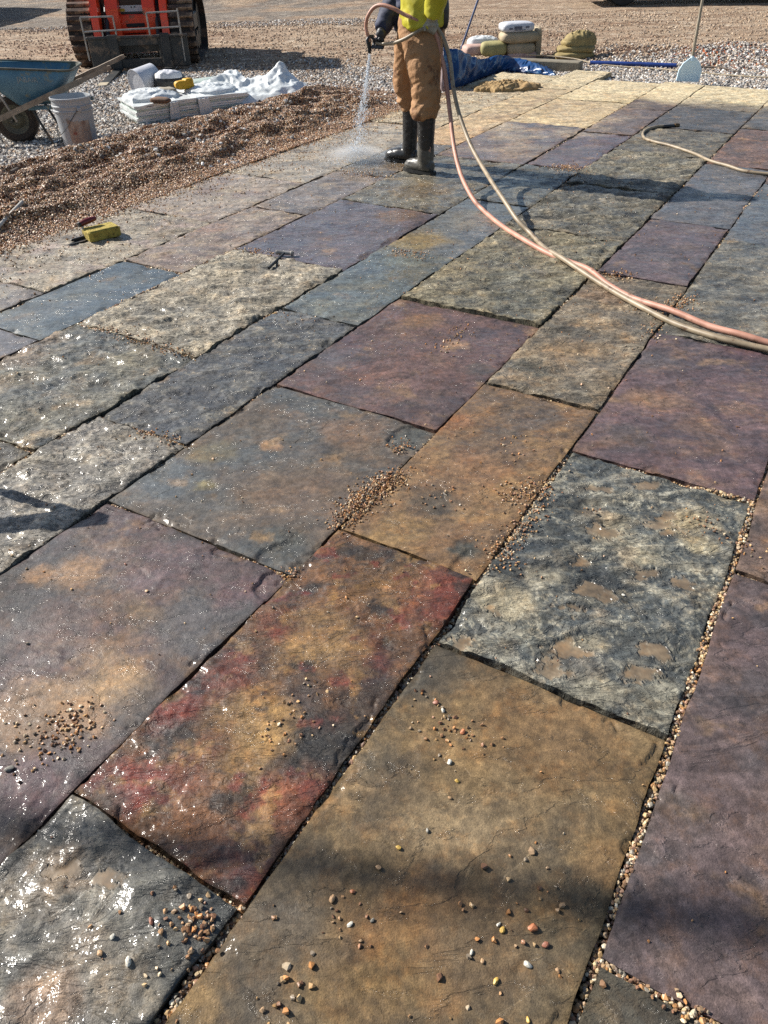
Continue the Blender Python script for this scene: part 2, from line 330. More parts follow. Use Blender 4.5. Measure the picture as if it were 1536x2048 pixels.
# ================================================================== GROUND
GZ = -0.06
def gbump(x, y, px, py, r, h, sx=1.0):
    p = G(px, py, GZ); d2 = ((x - p.x) / sx) ** 2 + (y - p.y) ** 2
    return h * np.exp(-d2 / (r * r))
def terrain(x, y):
    s, t = xy2st(x, y)
    z = GZ + .012 * fbm(x * 1.5, y * 1.5, 4, 3) + .02 * fbm(x * .35, y * .35, 2, 9)
    z = z + .015 * np.maximum(0, fbm(x * .5, y * 3.2, 3, 19)) * ss(9, 13, y)
    # pea gravel ridge beside the paving
    a = ss(-4.36, -4.8, t); back = -6.05 + .25 * fbm(s * .9, t * 0, 2, 41) + .55 * ss(6, 3.5, s) * 0
    b = ss(back - .45, back + .35, t)
    endf = ss(8.9, 7.2, s)
    lump = .5 + .5 * fbm(s * .9, t * 1.3, 3, 51) + .45 * fbm(s * 2.6 + .3 * t, t * 2.2, 3, 57)
    r1 = 1 - 2.2 * np.abs(fbm(s * .55 + .2 * t, t * 1.5, 3, 63)); r2 = 1 - 2.2 * np.abs(fbm(s * 1.5, t * 3.2, 3, 67))
    crest = np.exp(-((t + 5.35 + .12 * np.sin(s * 1.7)) / .42) ** 2)
    z = z + (t < -4.3) * endf * ((.055) * (1 - a) * b + a * b * np.clip(.035 + (.07 * crest + .085 * r1 * ss(-5.9, -5.4, t) + .05 * r2) + .04 * (lump - .5), .005, .3))
    # levelled place for the bucket
    p = G(164, 291, .0); d = np.hypot(x - p.x, y - p.y); w = ss(.5, .16, d); z = z * (1 - w) + (-.01) * w
    # soil turned up along the far side
    z = z + gbump(x, y, 1230, 100, .55, .06, 2.2) + gbump(x, y, 1300, 118, .35, .07, 2.5) + gbump(x, y, 1500, 118, .7, .16, 1.6) - gbump(x, y, 1255, 112, .16, .1, 3)
    z = z + .05 * ss(10.8, 12, y) * (x > 1.5) * np.maximum(0, fbm(x * 3, y * 3, 3, 77)) * ss(15, 13, y)
    z = z + gbump(x, y, 520, 2, 1.0, .25, 5) + gbump(x, y, 700, -12, 1.2, .35, 2)
    # under the paving
    inside = (t > -4.30) & (t < 3.2) & (s > -3) & (s < 10.02)
    z = np.where(inside, -.075, z)
    return z
def tz(x, y): return float(terrain(np.array([x]), np.array([y]))[0])
def grid_mesh(name, xs, ys, zf, mat, colf=None, attrs=None, smooth=True):
    X, Y = np.meshgrid(xs, ys); Z = zf(X, Y); nx, ny = len(xs), len(ys)
    me = bpy.data.meshes.new(name); co = np.stack([X, Y, Z], -1).reshape(-1, 3)
    i = np.arange(nx * ny).reshape(ny, nx); q = np.stack([i[:-1, :-1], i[:-1, 1:], i[1:, 1:], i[1:, :-1]], -1).reshape(-1, 4)
    me.vertices.add(len(co)); me.vertices.foreach_set('co', co.astype(np.float32).ravel())
    me.loops.add(q.size); me.loops.foreach_set('vertex_index', q.astype(np.int32).ravel())
    me.polygons.add(len(q)); me.polygons.foreach_set('loop_start', np.arange(0, q.size, 4, dtype=np.int32))
    me.update(calc_edges=True); me.validate()
    if smooth: me.polygons.foreach_set('use_smooth', np.ones(len(q), bool))
    if colf is not None:
        a = me.attributes.new('Col', 'FLOAT_COLOR', 'POINT'); c = np.ones((len(co), 4), np.float32); c[:, :3] = colf(X, Y, Z).reshape(-1, 3); a.data.foreach_set('color', c.ravel())
    for nm, v in (attrs or {}).items():
        a = me.attributes.new(nm, 'FLOAT', 'POINT'); a.data.foreach_set('value', np.broadcast_to(v, len(co)).astype(np.float32).copy())
    if mat: me.materials.append(mat)
    o = bpy.data.objects.new(name, me); COL.objects.link(o); return o
def mixc(A, B, w): return A * (1 - w[..., None]) + B * w[..., None]
def ground_masks(x, y):
    s, t = xy2st(x, y)
    n = fbm(x * .8, y * .8, 4, 5)
    pea = ss(-6.5, -6.1, t + .2 * n) * (t < -4.2) * ss(9.3, 8.2, s + .4 * n)
    grey = ss(13.0, 10.8, y + 1.6 * n)
    grey = np.maximum(grey, ss(17.5, 19.5, y + 1.2 * n) * ss(2, -1, x) * ss(.0, .3, n + .25))
    return pea, grey
def ground_col(X, Y, Z):
    n = fbm(X * .8, Y * .8, 4, 5); n2 = fbm(X * 4, Y * 4, 4, 6); n3 = fbm(X * .5, Y * 2.6, 4, 8); n4 = fbm(X * 16, Y * 16, 3, 12)
    C = mixc(np.broadcast_to(lin((170, 150, 128)), X.shape + (3,)), lin((136, 112, 92)), ss(-.3, .5, n3 + .35 * n4))
    C = mixc(C, lin((190, 174, 154)), ss(.1, .6, n2 + .5 * n))
    pea, grey = ground_masks(X, Y)
    C = mixc(C, mixc(np.broadcast_to(lin((140, 133, 124)), X.shape + (3,)), lin((105, 98, 92)), ss(-.3, .3, n4)), grey * .85)
    C = mixc(C, lin((96, 66, 50)), pea)
    p = G(1490, 130, GZ); d = np.hypot((X - p.x) / 1.3, Y - p.y); C = mixc(C, lin((178, 100, 62)), ss(1.1, .5, d + .5 * n2))
    p = G(1290, 112, GZ); d = np.hypot((X - p.x) / 3.2, (Y - p.y)); C = mixc(C, lin((96, 72, 58)), ss(.75, .3, d + .35 * n2))
    p = G(960, 75, GZ); d = np.hypot((X - p.x) / 2.5, (Y - p.y)); C = mixc(C, lin((120, 90, 68)), ss(.9, .3, d + .5 * n2) * .6)
    return C * .9
xs = np.concatenate([np.arange(-9.5, 9.5, .055)]); ys = np.arange(.2, 20, .055)
g = grid_mesh('ground', xs, ys, terrain, M_SLATE, ground_col, {'wet': 0.0, 'tooth': 1.0}); tag(g, kind='structure')
def far_z(x, y): return -.16 + .04 * fbm(x * .1, y * .1, 2, 4) - .0 * x
far = grid_mesh('far_ground', np.linspace(-300, 300, 120), np.linspace(-120, 500, 120), far_z, M_SLATE, lambda X, Y, Z: ground_col(X, Y, Z), {'wet': 0.0, 'tooth': 1.0}); tag(far, kind='structure')
mid = grid_mesh('yard_ground', np.arange(-24, 24, .16), np.arange(19.95, 48, .16), lambda x, y: terrain(x, y) - .004, M_SLATE, ground_col, {'wet': 0.0, 'tooth': 1.0}); tag(mid, kind='structure')

# ================================================================== PAVING
patio = empty('patio'); tag(patio, kind='structure')
T = [-4.33, -3.55, -3.09, -2.32, -1.86, -1.10, -0.62, 0.0, 0.76, 1.25, 2.0]
CUT = {1: [-.6, .9, 2.40, 3.72, 4.76, 6.88, 8.92, 10.09], 2: [-.4, .9, 1.98, 2.95, 4.13, 5.17, 6.3, 7.75, 9.2, 10.62], 3: [-.9, .2, 1.32, 2.20, 3.40, 4.53, 5.95, 7.4, 8.7, 10.03],
       4: [-.5, .6, 1.63, 2.82, 3.84, 4.95, 5.98, 7.28, 8.48, 10.1], 5: [-1.2, -.25, 1.25, 2.17, 3.21, 4.52, 5.6, 6.71, 7.70, 8.74, 10.06], 6: [-1.5, -.6, .44, 1.50, 2.59, 4.01, 5.05, 6.58, 7.95, 9.1, 10.06],
       7: [-1.3, -.12, 1.23, 2.28, 3.40, 4.84, 6.2, 7.5, 8.8, 10.06], 8: [-1.2, -.4, .69, 1.90, 3.0, 4.2, 5.4, 6.9, 8.3, 10.06], 9: [-1, .4, 1.5, 2.6, 3.9, 5.2, 6.5, 8, 10.06], 10: [-1, .9, 2.2, 3.3, 4.6, 5.8, 7.2, 8.6, 10.06]}
# (rough 0..1, relief 0..1, wet 0..1, colours main / second / third, label)
D = dict
SPEC = {
 (1, 1): (.35, .8, (128, 120, 118), (104, 98, 100), (150, 142, 128)), (1, 2): (.6, .62, (158, 150, 138), (132, 122, 112), (150, 132, 132)), (1, 3): (.35, .6, (152, 142, 138), (128, 112, 112), (165, 152, 132)),
 (1, 4): (.25, .6, (158, 150, 142), (128, 124, 122), (172, 160, 140)), (1, 5): (.4, .35, (180, 170, 150), (140, 128, 118), (196, 180, 150)), (1, 6): (.4, .1, (210, 194, 158), (180, 158, 118), (216, 206, 180)),
 (2, 1): (.1, .8, (90, 88, 98), (78, 78, 88), (104, 98, 100)), (2, 2): (.12, 1.0, (66, 84, 100), (84, 94, 98), (56, 70, 84)), (2, 3): (.4, .7, (136, 120, 114), (112, 98, 98), (152, 136, 116)),
 (2, 4): (.35, .8, (122, 112, 112), (98, 92, 98), (140, 124, 108)), (2, 5): (.35, 1.0, (104, 98, 94), (82, 84, 88), (120, 104, 80)), (2, 6): (.25, .3, (178, 154, 124), (140, 120, 108), (204, 182, 146)),
 (2, 7): (.25, .15, (186, 170, 140), (158, 138, 118), (206, 184, 144)), (2, 8): (.4, .1, (210, 196, 162), (186, 168, 130), (220, 210, 184)),
 (3, 1): (.5, .7, (78, 74, 66), (60, 58, 54), (92, 86, 76)), (3, 2): (.75, .8, (104, 104, 96), (78, 86, 92), (136, 118, 92)), (3, 3): (.9, .66, (154, 146, 132), (124, 122, 116), (168, 156, 134)),
 (3, 4): (.08, .85, (88, 80, 94), (78, 70, 84), (98, 86, 94)), (3, 5): (.6, 1.0, (102, 100, 90), (74, 76, 78), (126, 112, 82)), (3, 6): (.25, .8, (112, 92, 92), (92, 82, 92), (146, 118, 96)),
 (3, 7): (.25, .3, (188, 168, 134), (138, 122, 112), (208, 192, 156)), (3, 8): (.3, .1, (214, 196, 152), (190, 166, 120), (222, 208, 172)),
 (4, 1): (.8, .85, (124, 120, 116), (96, 96, 98), (150, 144, 134)), (4, 2): (.55, .85, (72, 76, 84), (58, 62, 72), (92, 92, 90)), (4, 3): (.2, .95, (82, 96, 106), (98, 100, 94), (66, 78, 90)),
 (4, 4): (.2, .9, (92, 100, 110), (104, 104, 100), (78, 88, 100)), (4, 5): (.45, .9, (84, 88, 88), (66, 72, 78), (106, 98, 80)), (4, 6): (.12, .8, (98, 80, 92), (84, 72, 84), (112, 94, 98)),
 (4, 7): (.2, .6, (112, 96, 96), (92, 84, 92), (130, 112, 104)), (4, 8): (.2, .35, (98, 88, 94), (84, 78, 86), (140, 122, 110)),
 (5, 1): (.14, .82, (82, 66, 70), (66, 64, 68), (108, 84, 66)), (5, 2): (.1, .75, (92, 82, 74), (76, 80, 84), (104, 88, 74)), (5, 3): (.12, .7, (98, 74, 76), (80, 66, 72), (112, 86, 76)),
 (5, 4): (.85, .75, (118, 112, 90), (90, 92, 86), (144, 130, 96)), (5, 5): (.9, .8, (100, 98, 88), (74, 76, 74), (130, 120, 100)), (5, 6): (.9, .7, (114, 112, 100), (86, 88, 88), (140, 130, 108)),
 (5, 7): (.5, .6, (104, 100, 92), (84, 84, 84), (124, 116, 98)), (5, 8): (.2, .6, (82, 82, 90), (70, 72, 80), (98, 92, 92)), (5, 9): (.3, .35, (96, 94, 98), (80, 80, 88), (140, 128, 112)),
 (6, 1): (1.0, 1.08, (98, 97, 92), (66, 69, 70), (114, 108, 96)), (6, 2): (.34, 1.0, (108, 72, 46), (66, 48, 46), (126, 84, 48)), (6, 3): (.15, .75, (124, 94, 60), (100, 80, 60), (138, 108, 66)),
 (6, 4): (.6, .65, (118, 106, 90), (94, 90, 84), (140, 116, 84)), (6, 5): (.15, .7, (96, 82, 92), (82, 74, 84), (110, 96, 98)), (6, 6): (.3, .9, (94, 94, 104), (80, 86, 98), (112, 104, 104)),
 (6, 7): (.3, .5, (114, 90, 88), (92, 82, 88), (136, 102, 90)), (6, 8): (.3, .5, (92, 92, 100), (78, 80, 88), (140, 130, 120)),
 (7, 1): (.1, .55, (116, 96, 64), (88, 78, 62), (130, 104, 62)), (7, 2): (.7, .95, (74, 82, 87), (54, 62, 68), (96, 100, 96)), (7, 3): (.08, .65, (98, 78, 86), (80, 70, 80), (116, 92, 84)),
 (7, 4): (.5, .8, (100, 100, 98), (80, 84, 88), (124, 116, 100)), (7, 5): (.3, .9, (88, 96, 110), (76, 84, 98), (104, 102, 104)), (7, 6): (.3, .6, (114, 94, 92), (96, 88, 92), (130, 106, 94)),
 (8, 1): (.2, .7, (76, 74, 68), (62, 62, 60), (96, 86, 66)), (8, 2): (.1, .45, (96, 82, 88), (80, 74, 82), (110, 92, 92)), (8, 3): (.15, .6, (106, 88, 84), (88, 78, 80), (124, 100, 84)),
}
SLAB_LABEL = {(6, 2): 'rust red and brown wet paving slab', (7, 2): 'blue black paving slab with muddy puddles and white veins', (7, 1): 'large tan and olive smooth paving slab', (5, 1): 'large purple brown paving slab with tan stains',
 (8, 2): 'long plain purple grey paving slab', (6, 1): 'wet rippled grey paving slab full of glints', (3, 4): 'smooth dark purple paving slab', (2, 2): 'narrow blue slate paving slab', (4, 4): 'narrow blue slate slab with an olive stain',
 (3, 3): 'pale rippled grey beige paving slab', (5, 3): 'smooth reddish purple paving slab', (6, 3): 'orange brown paving slab', (5, 2): 'grey brown paving slab with a broken corner', (4, 2): 'dark blue grey rippled paving slab', (7, 3): 'large mauve paving slab'}
# blobs of mineral colour and mud: (slab) -> (px, py, radius m, colour, strength, elongation along image x)
B = {
 (6, 2): [(345, 1420, .07, (118, 40, 32), 1), (270, 1570, .075, (128, 42, 36), 1), (395, 1370, .06, (112, 46, 38), .9), (870, 1195, .1, (122, 48, 36), 1), (735, 1330, .07, (96, 40, 40), .9), (500, 1740, .09, (112, 44, 34), .9), (690, 1470, .06, (104, 36, 32), 1),
          (600, 1590, .08, (134, 66, 34), .9), (460, 1340, .06, (120, 48, 40), .8), (560, 1250, .06, (126, 58, 46), .7), (640, 1490, .1, (44, 40, 46), 1), (590, 1400, .05, (60, 46, 52), .8), (740, 1390, .08, (56, 44, 46), .8), (400, 1540, .07, (112, 56, 44), .7), (210, 1600, .05, (70, 58, 62), .9),
          (520, 1440, .09, (158, 122, 80), .9), (640, 1290, .1, (148, 112, 70), .8), (480, 1530, .06, (152, 116, 78), .8), (780, 1180, .1, (136, 98, 58), .7), (400, 1650, .06, (140, 84, 40), .7), (540, 1690, .05, (66, 56, 50), .7), (330, 1480, .05, (82, 60, 58), .7)],
 (5, 1): [(150, 1150, .07, (150, 112, 70), .8), (75, 1150, .04, (150, 112, 70), .7), (230, 1290, .06, (138, 104, 66), .6), (230, 1360, .09, (170, 136, 92), .9), (120, 1400, .08, (150, 118, 82), .8), (30, 1440, .1, (140, 112, 84), .8), (170, 1440, .06, (168, 130, 92), .8),
          (400, 1240, .14, (80, 80, 86), .8), (300, 1440, .1, (76, 74, 78), .8), (330, 1130, .1, (96, 76, 84), .7), (130, 1250, .1, (96, 74, 72), .6), (470, 1180, .07, (98, 72, 82), .7), (50, 1560, .09, (88, 64, 76), .7), (290, 1230, .05, (120, 100, 66), .5)],
 (5, 2): [(540, 890, .035, (160, 122, 82), .9), (310, 960, .14, (84, 96, 108), .8), (420, 900, .08, (112, 102, 66), .5), (400, 1000, .1, (78, 84, 90), .6), (700, 860, .12, (118, 92, 72), .7), (600, 980, .14, (104, 84, 70), .6), (560, 1080, .07, (70, 74, 74), .8), (520, 1075, .03, (140, 108, 58), .7), (410, 970, .03, (140, 128, 70), .6), (820, 870, .08, (74, 80, 80), .8), (660, 900, .05, (64, 64, 66), .5)],
 (5, 3): [(840, 640, .08, (126, 92, 60), .7), (650, 720, .1, (84, 82, 92), .6), (910, 690, .05, (158, 126, 98), .7), (740, 750, .1, (112, 80, 74), .6), (960, 740, .06, (76, 72, 72), .7), (700, 680, .06, (96, 70, 78), .6)],
 (6, 3): [(880, 840, .09, (140, 92, 50), .9), (870, 1010, .08, (72, 70, 64), .8), (800, 1060, .09, (134, 104, 54), .9), (1060, 830, .1, (84, 76, 72), .6), (950, 930, .1, (134, 98, 66), .7), (1000, 900, .08, (112, 90, 70), .5), (780, 1000, .06, (118, 92, 56), .7), (930, 1100, .04, (64, 72, 72), .9), (1000, 860, .05, (74, 70, 66), .5)],
 (7, 1): [(850, 1340, .12, (62, 60, 56), .9), (1000, 1380, .12, (104, 86, 60), .7), (900, 1490, .12, (136, 108, 62), .7), (1080, 1480, .14, (122, 94, 56), .8), (800, 1590, .09, (80, 72, 62), .6), (1000, 1650, .14, (120, 102, 74), .7), (900, 1650, .09, (142, 122, 90), .6), (870, 1780, .05, (62, 60, 56), .8), (900, 1850, .12, (146, 108, 60), .8),
          (780, 1900, .12, (112, 82, 44), .8), (1000, 1930, .12, (88, 78, 60), .7), (560, 1900, .12, (78, 74, 70), .7), (720, 1990, .1, (106, 86, 50), .7), (1180, 1850, .08, (76, 70, 56), .8), (1210, 1730, .05, (134, 104, 62), .7), (620, 1740, .08, (88, 80, 68), .6), (1250, 1560, .08, (112, 88, 50), .6)],
 (7, 2): [(1010, 1200, .07, (168, 158, 130), .85), (1085, 1160, .05, (150, 144, 124), .8), (1180, 1290, .04, (172, 164, 140), .8), (1230, 1060, .07, (140, 134, 112), .6), (1380, 1040, .07, (168, 150, 108), .8), (1400, 1090, .05, (170, 156, 118), .7), (1180, 1370, .06, (150, 146, 128), .7), (1280, 1120, .04, (160, 154, 130), .8), (1320, 1390, .06, (130, 130, 118), .6), (1200, 1000, .05, (140, 140, 130), .5), (1150, 1330, .06, (90, 92, 96), .6)],
 (7, 3): [(1300, 800, .1, (134, 104, 82), .7), (1400, 850, .08, (130, 100, 84), .5), (1500, 700, .12, (98, 70, 84), .7), (1480, 820, .06, (136, 104, 84), .6), (1300, 720, .1, (84, 80, 86), .6), (1250, 870, .08, (82, 80, 84), .6), (1350, 770, .09, (90, 78, 86), .5)],
 (8, 2): [(1330, 1640, .08, (78, 78, 76), .5), (1500, 1300, .1, (88, 74, 82), .6), (1400, 1700, .1, (104, 86, 92), .5)],
 (6, 1): [(130, 1740, .05, (138, 112, 82), .8), (60, 1800, .06, (124, 108, 86), .5), (400, 1810, .08, (54, 60, 62), .9), (430, 1790, .05, (60, 66, 68), .8), (340, 1990, .09, (50, 56, 58), .9), (240, 1960, .08, (120, 112, 98), .6), (160, 1950, .08, (124, 114, 102), .6), (340, 1880, .07, (78, 80, 78), .8), (280, 1750, .08, (86, 88, 86), .7), (90, 2010, .06, (150, 112, 78), .6)],
 (3, 4): [(800, 430, .14, (112, 84, 62), .9), (700, 500, .1, (104, 88, 96), .5)],
 (4, 4): [(835, 480, .16, (136, 116, 70), 1), (800, 490, .12, (124, 110, 72), .8), (930, 450, .1, (110, 106, 98), .6)],
 (4, 3): [(650, 610, .09, (110, 112, 100), .7), (660, 550, .06, (120, 112, 90), .6), (800, 520, .1, (104, 114, 110), .6)],
 (2, 2): [(60, 630, .12, (98, 106, 112), .5), (250, 560, .1, (74, 88, 100), .6), (150, 610, .05, (110, 110, 108), .4)],
 (2, 3): [(420, 460, .1, (150, 118, 104), .6), (350, 520, .1, (124, 104, 108), .5)],
 (3, 2): [(40, 700, .14, (136, 112, 92), .7), (60, 800, .12, (84, 92, 98), .6), (280, 720, .1, (124, 118, 96), .6)],
 (6, 4): [(1140, 700, .12, (142, 116, 82), .7), (1060, 740, .08, (92, 92, 84), .6), (1200, 590, .12, (140, 112, 90), .6), (1250, 640, .06, (84, 82, 76), .5)],
 (5, 4): [(1020, 560, .12, (96, 104, 104), .6), (920, 540, .12, (142, 128, 92), .6), (1060, 600, .1, (88, 92, 84), .6)],
 (5, 5): [(1100, 480, .12, (132, 112, 96), .6)],
 (2, 6): [(900, 270, .4, (200, 164, 124), .6), (930, 250, .3, (208, 180, 140), .6)], (3, 7): [(1130, 240, .5, (204, 184, 146), .7)],
 (2, 5): [(800, 335, .2, (136, 110, 70), .7)], (3, 5): [(850, 380, .2, (120, 100, 64), .7)],
 (4, 8): [(1340, 180, .5, (216, 200, 156), 1), (1290, 187, .25, (210, 184, 140), .9)], (5, 9): [(1440, 183, .5, (216, 204, 164), 1), (1500, 188, .5, (216, 204, 164), 1)],
 (6, 8): [(1536, 190, .5, (214, 204, 168), 1)], (6, 9): [(1536, 185, .9, (214, 204, 168), 1)],
 (3, 8): [(1180, 190, .5, (214, 202, 170), .7)], (3, 6): [(1000, 300, .25, (122, 98, 88), .6)],
}
PUD = {(7, 2): [(1205, 1065, .055), (1325, 1055, .05), (1340, 1035, .04), (1150, 1120, .04), (1180, 1185, .06), (1130, 1220, .05), (1130, 1310, .065), (1110, 1340, .045), (1310, 1300, .045), (1280, 1350, .045), (980, 1220, .03), (925, 1285, .04), (1370, 1165, .04), (1290, 1145, .04), (1200, 975, .04), (1290, 970, .05)],
       (6, 1): [(130, 1740, .035), (215, 1760, .03)], (5, 2): [(540, 888, .022)], (4, 4): [], (7, 1): []}
slab_h = {}
def band_of(t):
    for b in range(1, 11):
        if T[b - 1] <= t < T[b]: return b
    return None
def blob(x, y, px, py, r, seed, warp=.6, ex=1.0):
    p = G(px, py); d = np.hypot((x - p.x) / ex, y - p.y) / r
    return ss(1.15, .35, d + warp * fbm(x / r * .9, y / r * .9, 4, seed, .62))
def make_slab(b, i):
    s0, s1 = CUT[b][i], CUT[b][i + 1]; t0, t1 = T[b - 1], T[b]
    seed = b * 97 + i * 13; r = random.Random(seed)
    spec = SPEC.get((b, i)) or (r.uniform(.1, .6), r.uniform(.3, .7), *r.choice([((104, 92, 94), (84, 80, 86), (126, 108, 92)), ((100, 100, 96), (80, 84, 86), (130, 116, 92)), ((120, 104, 88), (96, 88, 82), (140, 120, 92))]))
    rough, wet, c0, c1, c2 = spec
    gw = .0052 + r.uniform(-.002, .003)
    if b >= 7 and s1 < 3: gw += .003
    a0, a1, b0, b1 = s0 + gw, s1 - gw, t0 + gw, t1 - gw
    if b == 1: b0 -= r.uniform(0, .03)
    cx, cy = st2xy((a0 + a1) / 2, (b0 + b1) / 2); dist = math.hypot(cx, cy, 1.5)
    near = max(.5, math.hypot(*st2xy(max(a0, min(.3, a1)), (b0 + b1) / 2)))
    off = cy < .1 or (b >= 9) or abs(cx) > 7
    cell = .03 if off else min(.022, max(.0045, dist * .0023))
    nu = max(8, int((a1 - a0) / cell)); nv = max(6, int((b1 - b0) / cell))
    u = np.linspace(0, 1, nu); v = np.linspace(0, 1, nv)
    SS, TT = np.meshgrid(a0 + u * (a1 - a0), b0 + v * (b1 - b0), indexing='ij')
    # uneven hand-cut outline
    def e(q, k, amp=.007): return amp * fbm(q * 5, q * 0 + k * 7.7, 4, seed + k) + amp * .5 * pn(q * 1.3, q * 0 + k, seed + 3 + k)
    amp = .009 + .006 * rough
    w = lambda d: np.clip(1 - d / .05, 0, 1) ** 2
    S2 = SS + w(SS - a0) * e(TT, 1, amp) + w(a1 - SS) * e(TT, 2, amp); T2 = TT + w(TT - b0) * e(SS, 3, amp) + w(b1 - TT) * e(SS, 4, amp * (2.2 if b == 1 else 1))
    X = S2 * sa + T2 * ca; Y = S2 * ca - T2 * sa
    zoff = r.uniform(-.003, .003); tilt = (r.uniform(-.004, .004), r.uniform(-.004, .004))
    def height(X, Y):
        s, t = xy2st(X, Y)
        wx = X + .05 * fbm(X * 5, Y * 5, 3, seed + 21); wy = Y + .05 * fbm(X * 5, Y * 5, 3, seed + 22)
        big = fbm(X * 2.2, Y * 2.8, 3, seed + 5)
        h = (.0025 + .004 * rough) * big
        # cleft layers: thin steps where a sheet of slate has split off
        q = (fbm(wx * 2.2, wy * 2.8, 5, seed + 7, .55) + .15) * (1.2 + 3.0 * rough)
        fl = np.floor(q); fr = q - fl; step = fl + ss(.44, .56 , fr)
        h = h + step * (.0020 + .0016 * rough)
        if rough > .15:
            q = fbm(wx * 5, wy * 11, 5, seed + 9, .62) * 6.0
            fl = np.floor(q); h = h + (fl + ss(.0, .32, q - fl)) * .0042 * rough ** 1.2
            h = h + .0145 * rough ** 1.2 * (ridged(wx * 4.2 + .5 * wy, wy * 8.5, 3, seed + 11, .42) - .3)
        if (b, i) == (6, 1):
            h = (.006 * big + .016 * ridged(wx * 4.5, wy * 6.5, 3, seed + 15, .45) + .002 * step)
        h = h + (.0011 + .002 * rough) * fbm(X * 26, Y * 34, 4, seed + 8, .6)
        return h + zoff + tilt[0] * (s - (a0 + a1) / 2) + tilt[1] * (t - (b0 + b1) / 2)
    Z = height(X, Y)
    flat = np.ones_like(X)
    pm = np.zeros_like(X)
    for (px, py, rr) in PUD.get((b, i), []): pm = np.maximum(pm, blob(X, Y, px, py, rr * .8, seed + int(px), 1.2, 1.5))
    if pm.max() > 0:
        Zd = Z - .004 * pm; lev = np.percentile(Z, 45) - .0015; pm = pm * ss(lev + .0035, lev - .0005, Zd); Z = np.where((Zd < lev) & (pm > .05), lev, Zd); flat = 1 - ss(.45, .8, pm)
    d = np.minimum(np.minimum(SS - a0, a1 - SS), np.minimum(TT - b0, b1 - TT))
    en = .5 + .5 * fbm(X * 9, Y * 9, 3, seed + 31)
    drop = (.0006 + .004 * en * (.3 + rough)) * np.exp(-d / (.002 + .003 * en))
    chip = ss(.2, .24, fbm(X * 6, Y * 6, 3, seed + 33)) * ss(.026, .020, d + .03 * fbm(X * 18, Y * 18, 3, seed + 34))
    drop = drop + chip * (.003 + .005 * en); edge_d = d
    if (b, i) == (5, 2):     # broken corners
        for (px, py) in ((835, 880), (585, 1125)):
            p = G(px, py); dd = np.hypot(X - p.x, Y - p.y) + .03 * fbm(X * 14, Y * 14, 3, 5); drop = drop + .007 * ss(.115, .105, dd)
    if (b, i) == (5, 1):
        p = G(560, 1170); dd = np.hypot(X - p.x, Y - p.y) + .03 * fbm(X * 14, Y * 14, 3, 5); drop = drop + .007 * ss(.075, .066, dd)
    if (b, i) == (6, 3):
        p = G(950, 1135); dd = np.hypot(X - p.x, Y - p.y) + .02 * fbm(X * 14, Y * 14, 3, 5); drop = drop + .007 * ss(.075, .06, dd)
    Z = Z - drop
    # colour
    n1 = fbm(X * 2.6, Y * 3.2, 5, seed + 41, .58); n2 = fbm(X * 4.2 + .4 * n1, Y * 5.5, 5, seed + 43, .6); n3 = fbm(X * 14, Y * 18, 4, seed + 45, .6)
    C = np.broadcast_to(lin(c0), X.shape + (3,)); C = mixc(C, lin(c1), ss(-.15, .35, n1 + .25 * n3)); C = mixc(C, lin(c2), ss(.0, .45, n2 + .3 * n3) * .9)
    wetm = np.clip(wet * (1 - .3 * rough * ((b, i) != (6, 1))) + .35 * fbm(X * 3, Y * 4, 4, seed + 51) + .15 * n3, 0, 1.1)
    if rough > .35:   # ridges are dry and pale, hollows hold dark silt
        hh = Z - (big := fbm(X * 2.2, Y * 2.8, 3, seed + 5) * (.0025 + .004 * rough)); hh = (hh - hh.mean()) / (hh.std() + 1e-6)
        C = C * (1 + .10 * np.clip(hh, -1.6, 1.6) * rough)[..., None]
        veins = ss(.9, .98, 1 - np.abs(fbm(X * 9, Y * 13, 4, seed + 61)) * 2) * ss(0, .4, n2 + .2)
        C = mixc(C, lin((190, 180, 156)), veins * .3)
        rt = ridged((X + .05 * fbm(X * 5, Y * 5, 3, seed + 21)) * 4.2 + .5 * (Y + .05 * fbm(X * 5, Y * 5, 3, seed + 22)), (Y + .05 * fbm(X * 5, Y * 5, 3, seed + 22)) * 8.5, 3, seed + 11, .42)
        C = C * (1 + .2 * rough * np.clip(rt * 1.3, -1, 1))[..., None]; C = mixc(C, lin((176, 170, 152)), ss(.45, .8, rt + .2 * n3) * (.34 if (b, i) == (7, 2) else .12))
    for k, (px, py, rr, c, stg) in enumerate(B.get((b, i), [])):
        C = mixc(C, lin(c), blob(X, Y, px, py, rr * 1.25, seed + 200 + k * 3, .8, 1.15) * stg)
    if (b, i) == (7, 2):
        veins = ss(.9, .985, 1 - np.abs(fbm(X * 7 + .5 * n1, Y * 11, 5, 777, .6)) * 2) * ss(-.15, .3, n2)
        C = mixc(C, lin((186, 182, 164)), veins * .5)
        veins = ss(.92, .99, 1 - np.abs(fbm(X * 15 + n1, Y * 8, 4, 779, .6)) * 2) * ss(-.1, .3, -n1 + .1)
        C = mixc(C, lin((176, 174, 158)), veins * .6)
    if (b, i) == (6, 2):
        f = fbm(X * 9, Y * 11, 5, 888, .62); C = mixc(C, lin((160, 122, 78)), ss(.16, .34, f) * .6); C = mixc(C, lin((40, 34, 36)), ss(.12, .34, fbm(X * 7, Y * 9, 5, 899, .62)) * .8); C = mixc(C, lin((120, 34, 26)), ss(.2, .36, fbm(X * 8, Y * 10, 5, 903, .62)) * .7)
    # thin mud film and rust flecks on the rest
    mud = ss(.22, .5, fbm(X * 5, Y * 6, 5, seed + 71, .6)); C = mixc(C, lin((158, 126, 86)), mud * .4 * (1 - .3 * rough)); wetm = wetm - .15 * mud
